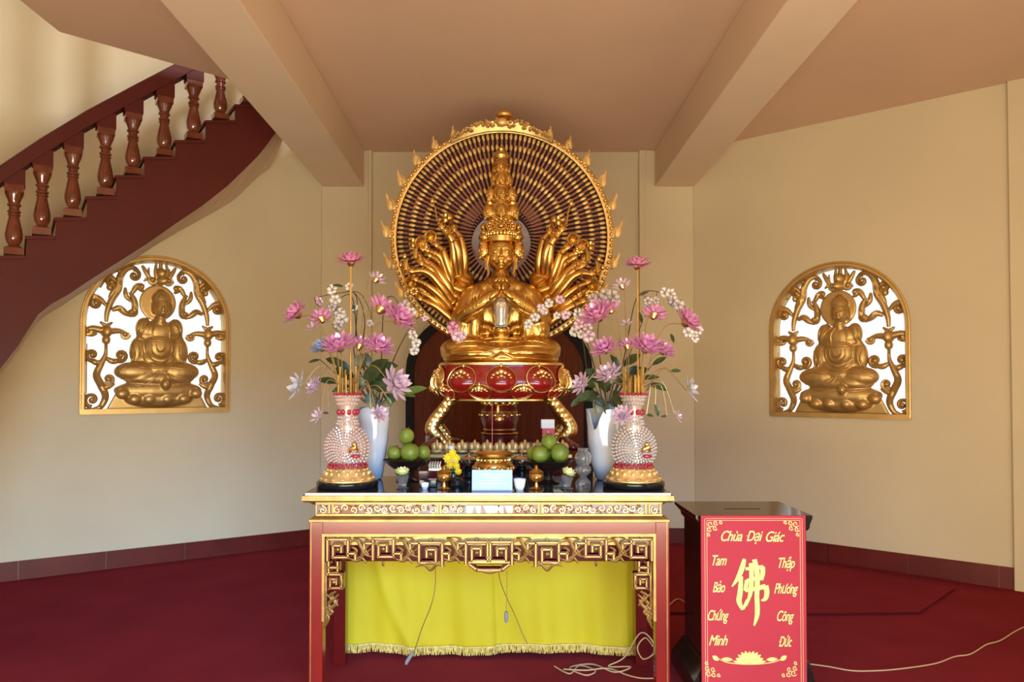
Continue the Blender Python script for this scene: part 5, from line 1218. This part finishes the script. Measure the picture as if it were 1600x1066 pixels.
# incense burner
c = TP(771, 3.85); t = thing('incense_burner', 'wide gilded incense burner behind the pale blue card', 'burner', tuple(c))
mb = MB(); mb.lathe([(0.05, 0), (0.055, 0.008), (0.045, 0.02), (0.075, 0.038), (0.100, 0.062), (0.103, 0.082), (0.094, 0.100), (0.085, 0.106), (0.085, 0.122), (0.092, 0.128), (0.104, 0.134), (0.106, 0.148), (0.098, 0.152), (0.094, 0.144), (0.08, 0.13), (0.0, 0.13)], 48, c=c)
for i in range(10):
    a = 2*pi*i/10; 
    for s_ in (-0.12, 0.12): mb.ell(c+Vector((0.101*cos(a+s_), 0.101*sin(a+s_), 0.070)), (0.012, 0.012, 0.016), 8, 6)
for i in range(24): a = 2*pi*i/24; mb.ell(c+Vector((0.087*cos(a), 0.087*sin(a), 0.114)), (0.006, 0.006, 0.008), 6, 4)
mb.build('burner_bowl', 'gold', t)
mb = MB(); mb.lathe([(0.0, 0.131), (0.078, 0.132), (0.0, 0.138)], 20, c=c); mb.build('ash', 'sand', t)
p = P(769, 622, 3.84); mb = MB(); mb.tube([(c.x-0.006, c.y, TZ+0.132), (p.x, p.y, p.z)], 0.0022, 6); tag(mb.build('incense_stick', 'incense', loc=(c.x-0.006, c.y, TZ+0.132)), 'single tall incense stick standing in the gilded burner', 'incense')
# pale blue card standing on the front edge
c = TP(769, 3.50); w2 = 0.0955; h_ = 0.098
t = thing('card_sign', 'pale blue card standing at the front edge of the altar', 'sign', tuple(c))
mb = MB(); mb.prism([(c.x-w2, 0), (c.x+w2, 0), (c.x+w2, h_), (c.x-w2, h_)], 0, 0.004, fn=lambda x, y, z_: (x, 3.495+y+z_*0.12, TZ+0.001+z_)); mb.prism([(c.x-0.03, 0), (c.x+0.03, 0), (c.x+0.03, 0.05), (c.x-0.03, 0.05)], 0.0, 0.003, fn=lambda x, y, z_: (x, 3.535+y-z_*0.5, TZ+0.001+z_)); mb.build('card_board', 'card', t, smooth=False)
mb = MB(); r_ = random.Random(4)
for (z_, xa, xb) in ((0.075, -0.05, 0.06), (0.062, -0.035, 0.04), (0.047, -0.06, 0.05), (0.032, -0.075, 0.075), (0.018, -0.05, 0.02)):
    x = xa
    while x < xb:
        L_ = r_.uniform(0.004, 0.009); a, b = c.x+x, c.x+min(x+L_, xb)
        hgt = r_.uniform(0.0015, 0.004)
        mb.prism([(a, z_), (b, z_), (b, z_+hgt*0.6), ((a+b)/2, z_+hgt), (a, z_+hgt*0.7)], 0, 0.001, fn=lambda xx, y, zz_: (xx, 3.4935+y+zz_*0.12, TZ+0.001+zz_)); x += L_+0.003
mb.build('card_writing', 'cardink', t, smooth=False)
# glass oil lamp
c = TP(911, 3.69); t = thing('oil_lamp', 'clear glass oil lamp with amber oil beside the right ceramic vase', 'lamp', tuple(c))
mb = MB(); mb.lathe([(0.036, 0), (0.038, 0.006), (0.036, 0.022), (0.022, 0.036), (0.016, 0.044), (0.022, 0.052), (0.038, 0.064), (0.042, 0.078), (0.038, 0.092), (0.030, 0.100)], 28, c=c); mb.build('lamp_font', 'glass', t)
mb = MB(); mb.lathe([(0.0, 0.054), (0.020, 0.055), (0.034, 0.065), (0.037, 0.074), (0, 0.075)], 20, c=c); mb.build('lamp_oil', 'lamp_oil', t)
mb = MB(); mb.lathe([(0.030, 0.100), (0.040, 0.120), (0.043, 0.140), (0.036, 0.160), (0.024, 0.172), (0.028, 0.186), (0.026, 0.186), (0.021, 0.172), (0.033, 0.158), (0.040, 0.140), (0.037, 0.121), (0.027, 0.100)], 28, c=c); mb.build('glass_chimney', 'glass', t)
mb = MB(); mb.tube([c+Vector((0, 0, 0.07)), c+Vector((0, 0, 0.128))], 0.005, 8); mb.lathe([(0.0, 0.095), (0.012, 0.096), (0.010, 0.112), (0, 0.114)], 12, c=c); mb.build('wick_holder', 'porcelain', t)
# lidded porcelain stands left and right of the burner
for px, lab in ((733, 'silvery lidded bowl on a tall black stand left of the incense burner'), (815, 'silvery lidded bowl on a black stand right of the incense burner')):
    c = TP(px, 4.0); t = thing('lidded_bowl', lab, 'bowl', tuple(c), 'silvery lidded bowls')
    mb = MB(); mb.lathe([(0.042, 0), (0.044, 0.006), (0.034, 0.012), (0.030, 0.04), (0.036, 0.05), (0.036, 0.056), (0, 0.056)], 24, c=c); mb.build('bowl_stand', 'black', t)
    mb = MB(); mb.lathe([(0.02, 0.056), (0.038, 0.066), (0.046, 0.086), (0.047, 0.098), (0, 0.098)], 28, c=c); mb.build('bowl_body', 'steel', t)
    mb = MB(); mb.lathe([(0.052, 0.098), (0.054, 0.103), (0.040, 0.114), (0.018, 0.121), (0.006, 0.124), (0.008, 0.132), (0, 0.136)], 28, c=c); mb.build('lid', 'steel', t)
# small things at the front
for px, D, lab in ((664, 3.56, 'small white porcelain cup beside the cream candle on the left'), (812, 3.53, 'white porcelain cup just right of the pale blue card')):
    c = TP(px, D); r0 = 0.020 if px < 700 else 0.030; h_ = 0.032 if px < 700 else 0.055
    mb = MB(); mb.lathe([(r0*0.6, 0), (r0*0.62, 0.003), (r0*0.85, h_*0.4), (r0, h_*0.9), (r0, h_), (r0*0.9, h_), (r0*0.75, h_*0.4), (0, h_*0.15)], 24, c=c); tag(mb.build('porcelain_cup', 'porcelain', loc=c), lab, 'cup', 'white porcelain cups')
c = TP(667, 3.60); mb = MB(); mb.box(c+Vector((-0.040, 0.02, 0)), c+Vector((0.045, 0.07, 0.038))); tag(mb.build('trinket_box', 'black', loc=c, smooth=False, bevel=0.003), 'low black box behind the small white cup on the left', 'box')
c = TP(715, 3.60)
mb = MB(); r_ = random.Random(8)
for i in range(40): mb.ell(c+Vector((r_.uniform(-.03, .03), r_.uniform(-.02, .02), r_.uniform(0.01, 0.05))), (0.008, 0.007, 0.006), 6, 4)
mb.lathe([(0.03, 0), (0.034, 0.02), (0.028, 0.04), (0, 0.04)], 14, c=c); tag(mb.build('dark_rosette', 'black', loc=c, smooth=False), 'crumpled black ornament between the gilded cup and the pale blue card', 'ornament')
c = TP(708, 3.72); t = thing('marigold_vase', 'yellow marigold bunch in a small black pot behind the left gilded cup', 'flowers', tuple(c))
mb = MB(); mb.lathe([(0.026, 0), (0.032, 0.03), (0.024, 0.06), (0.027, 0.066), (0, 0.064)], 20, c=c); mb.build('pot', 'black', t)
for i, (px, py, r0) in enumerate([(700, 716, 0.024), (712, 717, 0.022), (707, 708, 0.020), (716, 737, 0.018), (703, 727, 0.02), (713, 728, 0.018)]):
    p = P(px, py, 3.70); mb = lotus_mb(p, r0*1.05, (0, -1, 0.3), ((9, 1, 0.1), (9, 0.85, 0.5), (8, 0.7, 0.9), (5, 0.5, 1.3)), 0.4, i); mb.ell(p, r0*0.6, 8, 6); mb.build('marigold', 'yellowf', t, smooth=False)
    mb = MB(); mb.tube([c+Vector((0, 0, 0.06)), p+Vector((0, 0.01, 0))], 0.0025, 5); mb.build('marigold_stem', 'leaf', t)
c = TP(705, 3.96); t = thing('water_bottle', 'clear bottle with white label behind the yellow marigolds', 'bottle', tuple(c))
mb = MB(); mb.lathe([(0.030, 0), (0.034, 0.004), (0.034, 0.10), (0.030, 0.125), (0.016, 0.145), (0.014, 0.160), (0, 0.160)], 24, c=c); mb.build('bottle_body', 'glass', t)
mb = MB(); mb.lathe([(0.016, 0.158), (0.017, 0.160), (0.017, 0.176), (0, 0.178)], 16, c=c); mb.build('bottle_cap', 'porcelain', t)
mb = MB(); mb.lathe([(0.0350, 0.085), (0.0352, 0.086), (0.0352, 0.12), (0.035, 0.121)], 24, c=c); mb.build('bottle_label', 'packetw', t)
mb = MB(); mb.box(c+Vector((-0.010, -0.0372, 0.112)), c+Vector((0.010, -0.0355, 0.116))); mb.box(c+Vector((-0.002, -0.0372, 0.094)), c+Vector((0.002, -0.0355, 0.113))); mb.build('bottle_letter', 'black', t, smooth=False)
c = TP(677, 3.88); t = thing('carved_box', 'dark red box with silvery carved lid behind the left gilded cup', 'box', tuple(c))
mb = MB(); mb.box(c+Vector((-0.075, -0.03, 0)), c+Vector((0.045, 0.05, 0.055))); mb.build('box_body', 'lacqd', t, smooth=False, bevel=0.003)
mb = MB(); mb.box(c+Vector((-0.02, -0.034, 0.056)), c+Vector((0.045, 0.05, 0.066)))
for i in range(5): mb.tube([c+Vector((-0.015+0.013*i, -0.036, 0.066)), c+Vector((-0.018+0.013*i, -0.036, 0.085)), c+Vector((-0.010+0.013*i, -0.036, 0.105))], [0.006, 0.007, 0.003], 6)
mb.build('carved_lid', 'shine', t)
# glass tumblers on the plinth and the incense packet
for px, lab in ((722, 'row of upturned glasses, leftmost on the plinth'), (731, 'upturned glass second from left on the plinth'), (742, 'upturned glass nearest the left side of the turned pedestal'), (816, 'upturned glass nearest the right side of the turned pedestal'), (829, 'upturned glass second to the right of the turned pedestal')):
    D = 4.36; r = ray(px, 700); c = Vector((r.x/r.y*D, D, PZ)); r0 = 0.020
    mb = MB(); mb.lathe([(r0, 0), (r0*1.02, 0.02), (r0*0.9, 0.036), (r0*0.5, 0.044), (0, 0.046)], 18, c=c); tag(mb.build('drinking_glass', 'steel' if False else 'glass', loc=c), lab if px != 722 else 'upturned glass leftmost in the row on the plinth', 'glass', 'upturned glasses on the plinth')
D = 4.40; r = ray(856, 700); c = Vector((r.x/r.y*D, D, PZ)); t = thing('incense_packet', 'red and white packet standing before the right stand leg', 'packet', tuple(c))
mb = MB(); mb.box(c+Vector((-0.036, -0.03, 0.001)), c+Vector((0.040, 0.03, 0.132))); mb.build('packet_body', 'packet', t, smooth=False, bevel=0.003)
mb = MB(); mb.box(c+Vector((-0.041, -0.032, 0.122)), c+Vector((0.038, 0.032, 0.175))); mb.build('packet_top', 'packetw', t, smooth=False, bevel=0.003)
mb = MB(); mb.box(c+Vector((-0.034, -0.0335, 0.078)), c+Vector((0.036, -0.029, 0.083))); mb.ell(c+Vector((0.0, -0.031, 0.100)), (0.012, 0.003, 0.010), 10, 6); mb.build('packet_print', 'giltpaint', t, smooth=False)
D = 4.30; r = ray(668, 690); c = Vector((r.x/r.y*D, D, PZ)); mb = MB(); mb.lathe([(0.012, 0), (0.012, 0.085), (0.010, 0.085), (0.010, 0.004), (0, 0.003)], 16, c=c); tag(mb.build('glass_tube', 'glass', loc=c), 'narrow clear glass standing at the left corner of the plinth', 'glass')
# ================================================================== the offering box and its sign
BD = 3.60; bx0, bx1 = FX(1096, BD), FX(1262, BD); bz = 0.868; by0, by1 = BD, BD+0.40
t = thing('offering_box', 'black stained wooden offering box with moulded lid and flared foot', 'box', ((bx0+bx1)/2, (by0+by1)/2, 0))
mb = MB(); mb.box((bx0+0.01, by0+0.01, 0.10), (bx1-0.01, by1-0.01, bz-0.03)); mb.build('box_body', 'darkwood', t, smooth=False)
def flare(name, prof):
    mb = MB(); v = []; f = []
    for (o, z_) in prof: v += [(bx0-o, by0-min(o, 0.004), z_), (bx1+o*0.5, by0-min(o, 0.004), z_), (bx1+o*0.5, by1+o, z_), (bx0-o, by1+o, z_)]
    n_ = len(prof)
    for i in range(n_-1):
        for j in range(4): f.append((i*4+j, i*4+(j+1) % 4, (i+1)*4+(j+1) % 4, (i+1)*4+j))
    f.append((3, 2, 1, 0)); f.append(tuple((n_-1)*4+j for j in range(4))); mb.add(v, f); return mb.build(name, 'darkwood', t, smooth=False)
flare('lid_moulding', [(-0.008, bz-0.075), (0.004, bz-0.06), (0.006, bz-0.045), (0.028, bz-0.018), (0.032, bz-0.012), (0.032, bz)])
flare('base_moulding', [(0.05, 0.0), (0.05, 0.05), (0.044, 0.07), (0.03, 0.095), (0.012, 0.13), (0.0, 0.155), (-0.006, 0.165)])
mb = MB(); mb.box(((bx0+bx1)/2-0.09, by0+0.19, bz), ((bx0+bx1)/2+0.09, by0+0.20, bz+0.0015)); mb.build('coin_slot', 'black', t, smooth=False)
SD = BD-0.035
sx0, sx1 = FX(1094, SD), FX(1257, SD); sz1 = P(1175, 806, SD).z; sz0 = 0.012
sg = thing('sign_board', 'red sign board with yellow lettering and lotus leaning on the black box', 'sign', ((sx0+sx1)/2, SD, sz0))
mb = MB(); mb.box((sx0, SD, sz0), (sx1, SD+0.012, sz1)); mb.build('board', 'sign', sg, smooth=False, bevel=0.001)
def G(px, py): p = P(px, py, SD); return (p.x, p.z)
yA, yB = SD-0.0012, SD+0.001
mb = MB()
def frame_line(mb, a, b, c_, d_, w):
    for (x0_, z0_, x1_, z1_) in ((a, d_-w, c_, d_), (a, b, c_, b+w), (a, b, a+w, d_), (c_-w, b, c_, d_)): mb.box((x0_, yA, z0_), (x1_, yB, z1_))
frame_line(mb, sx0+0.016, 0.028, sx1-0.016, sz1-0.012, 0.0035); mb.build('pink_border', 'signline', sg, smooth=False)
mb = MB(); frame_line(mb, sx0+0.027, 0.04, sx1-0.027, sz1-0.022, 0.0018)
mb.build('yellow_border', 'ink', sg, smooth=False)
def stroke(mb, pts, w, off=(0, 0), y0=None, y1=None):
    """pts (x,z,width factor)"""
    q = smoothpath(pts, 5); L_ = []; R_ = []
    for i, (x, z_, f_) in enumerate(q):
        a = q[max(i-1, 0)]; b = q[min(i+1, len(q)-1)]; d = Vector((b[0]-a[0], b[1]-a[1])); d = d.normalized() if d.length > 1e-9 else Vector((1, 0)); n_ = Vector((-d.y, d.x))*w*f_/2
        L_.append((x+n_.x+off[0], z_+n_.y+off[1])); R_.append((x-n_.x+off[0], z_-n_.y+off[1]))
    n_ = len(L_); y0 = yA if y0 is None else y0; y1 = yB if y1 is None else y1
    v = [(x, y0, z_) for x, z_ in L_]+[(x, y0, z_) for x, z_ in R_]+[(x, y1, z_) for x, z_ in L_]+[(x, y1, z_) for x, z_ in R_]; f = []
    for i in range(n_-1): f += [(i, i+1, n_+i+1, n_+i), (i, 2*n_+i, 2*n_+i+1, i+1), (n_+i, n_+i+1, 3*n_+i+1, 3*n_+i)]
    mb.add(v, f)
def C(a, b, w=1.0): x, z_ = G(1040+a/3.6, 770+b/3.6); return (x, z_, w)
fo = [[C(442, 372, .7), C(430, 420, 1.1), C(405, 480, .9), C(372, 528, .25)], [C(424, 470, .8), C(418, 560, 1.1), C(412, 610, 1.1), C(432, 658, .6)], [C(432, 655, .5), C(442, 640, .6), C(455, 600, .3)],
      [C(448, 428, .6), C(500, 424, .8), C(548, 418, .9)], [C(545, 415, .9), C(545, 450, 1), C(538, 492, .7)], [C(455, 492, .5), C(500, 484, .8), C(540, 480, .8)], [C(456, 490, .8), C(452, 520, .9), C(448, 552, .8)],
      [C(446, 550, .7), C(510, 538, .9), C(562, 526, 1.0)], [C(562, 522, 1.1), C(568, 560, 1.1), C(560, 595, .9), C(536, 606, .3)], [C(478, 395, .9), C(482, 470, 1), C(476, 560, .9), C(452, 638, .3)], [C(498, 374, 1.0), C(514, 460, 1.1), C(512, 580, 1.0), C(514, 680, 1.0), C(496, 748, .35)]]
mb = MB(); mb.cm = 0
for i, s_ in enumerate(fo): stroke(mb, s_, 0.0235, (0.004, -0.003), SD-0.0013-0.00004*i, SD+0.001)
mb.build('character_shadow', 'inksh', sg, smooth=False)
mb = MB()
for i, s_ in enumerate(fo): stroke(mb, s_, 0.0228, (0, 0), SD-0.0030-0.00005*i, SD-0.0014)
mb.build('character', 'ink', sg, smooth=False)
def word(txt, px, py, wpx, hz):
    for nm, m_, off, y in (('lettering_shadow', 'inksh', (0.0018, -0.0016), SD-0.0010), ('lettering', 'ink', (0, 0), SD-0.0018)):
        cu = bpy.data.curves.new('t', 'FONT'); cu.body = txt.replace('Đ', 'D'); cu.align_x = 'CENTER'; cu.align_y = 'CENTER'; cu.shear = 0.42; cu.size = 0.1; cu.offset = 0.0; cu.extrude = 0.0
        cu.space_character = 0.92
        ob = bpy.data.objects.new('t', cu); COL.objects.link(ob); me = bpy.data.meshes.new_from_object(ob.evaluated_get(bpy.context.evaluated_depsgraph_get()))
        xs = [v.co.x for v in me.vertices]; ys = [v.co.y for v in me.vertices]; W_ = max(xs)-min(xs); cx_ = (max(xs)+min(xs))/2
        p = P(px, py, SD); sx_ = wpx*SD/F/W_; sz_ = hz*1.12*SD/F/0.0735
        mb = MB(); mb.v = [Vector((p.x+(v.co.x-cx_)*sx_+off[0], y, p.z+(v.co.y)*sz_+off[1]-0.002)) for v in me.vertices]; mb.f = [tuple(pg.vertices) for pg in me.polygons]; mb.m = [0]*len(mb.f)
        base = list(mb.v); bf = list(mb.f)
        for q_, (ox, oz) in enumerate(((0.0012, 0.0), (0.0, 0.0010), (0.0012, 0.0010), (0.0006, 0.0005))): mb.add([v_+Vector((ox, -0.00002*(q_+1), oz)) for v_ in base], bf)
        if txt[0] == 'Đ': x_ = min(v_.x for v_ in base); mb.box((x_-0.001, y-0.0002, p.z+off[1]+0.0002), (x_+0.013, y-0.0001, p.z+off[1]+0.0030))
        mb.build(nm, m_, sg, smooth=False); bpy.data.objects.remove(ob); bpy.data.meshes.remove(me); bpy.data.curves.remove(cu)
for w_ in (('Chùa', 1143, 838, 33, 15), ('Đại', 1179, 838, 25, 15), ('Giác', 1211, 839, 29, 15), ('Tam', 1124, 876, 22, 15), ('Thập', 1229, 880, 25, 15), ('Bảo', 1123, 918, 19, 15), ('Phưong', 1228, 920, 37, 15), ('Chứng', 1122, 962, 32, 15), ('Công', 1227, 963, 26, 15), ('Minh', 1122, 1001, 29, 15), ('Đức', 1227, 1003, 20, 15)): word(*w_)
mb = MB(); stroke(mb, [(*G(1234.5, 916), .8), (*G(1236.5, 914.5), 1), (*G(1237, 912), .6)], 0.004, y0=SD-0.0022)
mb.build('lettering', 'ink', sg, smooth=False)
# lotus emblem
mb = MB()
import itertools; LN = itertools.count()
def leafp(cx, cy_, L_, W_, deg):
    a = R(deg); pts = []
    for i in range(14):
        t_ = i/13; pts.append((L_*t_, W_*0.5*sin(pi*t_)**0.8))
    pts += [(x, -y) for x, y in reversed(pts[1:-1])]; x0_, z0_ = G(cx, cy_); k_ = SD/F
    mb.prism([(x0_+(x*cos(a)-y*sin(a))*k_, z0_+(x*sin(a)+y*cos(a))*k_) for x, y in pts], yA-0.00007*next(LN), yB)
for deg in (90, 70, 110, 52, 128, 35, 145, 18, 162): leafp(1171, 1036, 18+5*abs(cos(R(deg))), 7, deg)
for deg in (8, 172): leafp(1171, 1037, 26, 6, deg)
for s_, d0 in ((1, 0), (-1, 180)):
    leafp(1171+s_*26, 1031, 18, 6, d0+s_*4); leafp(1171+s_*48, 1032, 12, 7, d0+s_*35)
stroke(mb, [(*G(1118, 1026), .4), (*G(1132, 1034), 1), (*G(1150, 1037), 1), (*G(1171, 1038), 1), (*G(1192, 1037), 1), (*G(1210, 1034), 1), (*G(1226, 1028), .4)], 0.004, y0=yA-0.002)
mb.build('lotus_emblem', 'ink', sg, smooth=False)
for (cx, cy_, sx_, sy_) in ((1104, 813, 1, 1), (1249, 813, -1, 1), (1101, 1058, 1, -1), (1246, 1058, -1, -1)):
    mb = MB(); k_ = 0
    for (a, b, r0) in ((6, 6, 5), (14, 4, 4), (4, 14, 4), (13, 12, 4), (22, 3, 3), (3, 22, 3)):
        q = spiral(cx+sx_*a, cy_+sy_*b, r0, 0.5, 1.1, 1, 10, 0.2); k_ += 1
        stroke(mb, [(*G(x, z_), 1) for x, z_ in q], 0.0042, y0=yA-0.0001*k_)
    mb.build('corner_ornament', 'ink', sg, smooth=False)
# ================================================================== cables on and under the altar
def cable(name, label, pts, r, m, plug=None):
    q = smoothpath([tuple(p) for p in pts], 8); t = thing(name, label, 'cable', tuple(pts[0])); mb = MB(); mb.tube(q, r, 6); mb.build('cord', m, t)
    if plug: mb = MB(); mb.tube(plug, [0.008, 0.010, 0.010, 0.006], 8); mb.build('plug', 'plug', t)
cable('power_cable', 'brown cable hanging left of centre before the yellow cloth, ending in a grey plug', [P(680, 886, 3.55), P(680, 915, 3.6), P(674, 945, 3.65), P(660, 980, 3.75), P(650, 1010, 3.85), P(645, 1022, 3.88)], 0.0026, 'cable', [P(646, 1019, 3.88), P(641, 1026, 3.88), P(636, 1034, 3.87), P(634, 1039, 3.86)])
cable('power_cable', 'thin brown cable crossing the yellow cloth right of centre', [P(778, 888, 3.55), P(783, 912, 3.7), P(792, 935, 3.9), P(806, 965, 4.0), P(816, 990, 4.02), P(824, 1006, 4.04)], 0.0022, 'cable')
cable('switch_cord', 'short brown cord with a dark red switch before the yellow cloth', [P(792, 892, 3.55), P(792, 925, 3.6), P(791, 956, 3.6)], 0.0018, 'cable', [P(791, 956, 3.6), P(791, 961, 3.6), P(791, 969, 3.6), P(791, 973, 3.6)])
gz = lambda px, D: Vector((P(px, 900, D).x, D, 0.006))
cable('extension_cable', 'pale tangled cable heap at the right foot of the yellow cloth', [gz(866, 3.96), gz(890, 3.86), gz(905, 3.97), gz(930, 3.90), gz(915, 3.84), gz(890, 3.94), gz(925, 3.99), gz(960, 3.88), gz(985, 3.90)+Vector((0, 0, .02)), gz(950, 3.96), gz(975, 3.98)+Vector((0, 0, .04)), P(1000, 990, 3.92), P(1018, 1000, 3.88), P(1022, 1020, 3.86), P(1005, 1030, 3.9), P(996, 1012, 3.9), P(1008, 997, 3.92), P(1020, 1010, 3.85)], 0.0034, 'cablep')
cable('extension_cable', 'pale cable looping over the tangle toward the right table leg', [gz(880, 3.92), gz(915, 3.89)+Vector((0, 0, .006)), gz(950, 3.93), gz(980, 3.84), gz(1002, 3.80), gz(1024, 3.80)], 0.0034, 'cablep')
cable('floor_cable', 'pale pink cable running across the carpet right of the offering box', [gz(1240, 4.02), gz(1290, 3.96), gz(1330, 3.90), gz(1370, 3.90), gz(1410, 3.93), gz(1460, 4.0), gz(1490, 4.10), gz(1515, 4.14), gz(1540, 4.29), gz(1562, 4.36), gz(1600, 4.6), gz(1660, 4.75)], 0.0035, 'cablep')
cable('floor_cable', 'short pale cable on the carpet between the table leg and the black box', [gz(1040, 4.9)+Vector((0, 0, 0.022)), gz(1058, 5.12)+Vector((0, 0, .022)), gz(1074, 5.0)+Vector((0, 0, .022))], 0.0035, 'cablep')
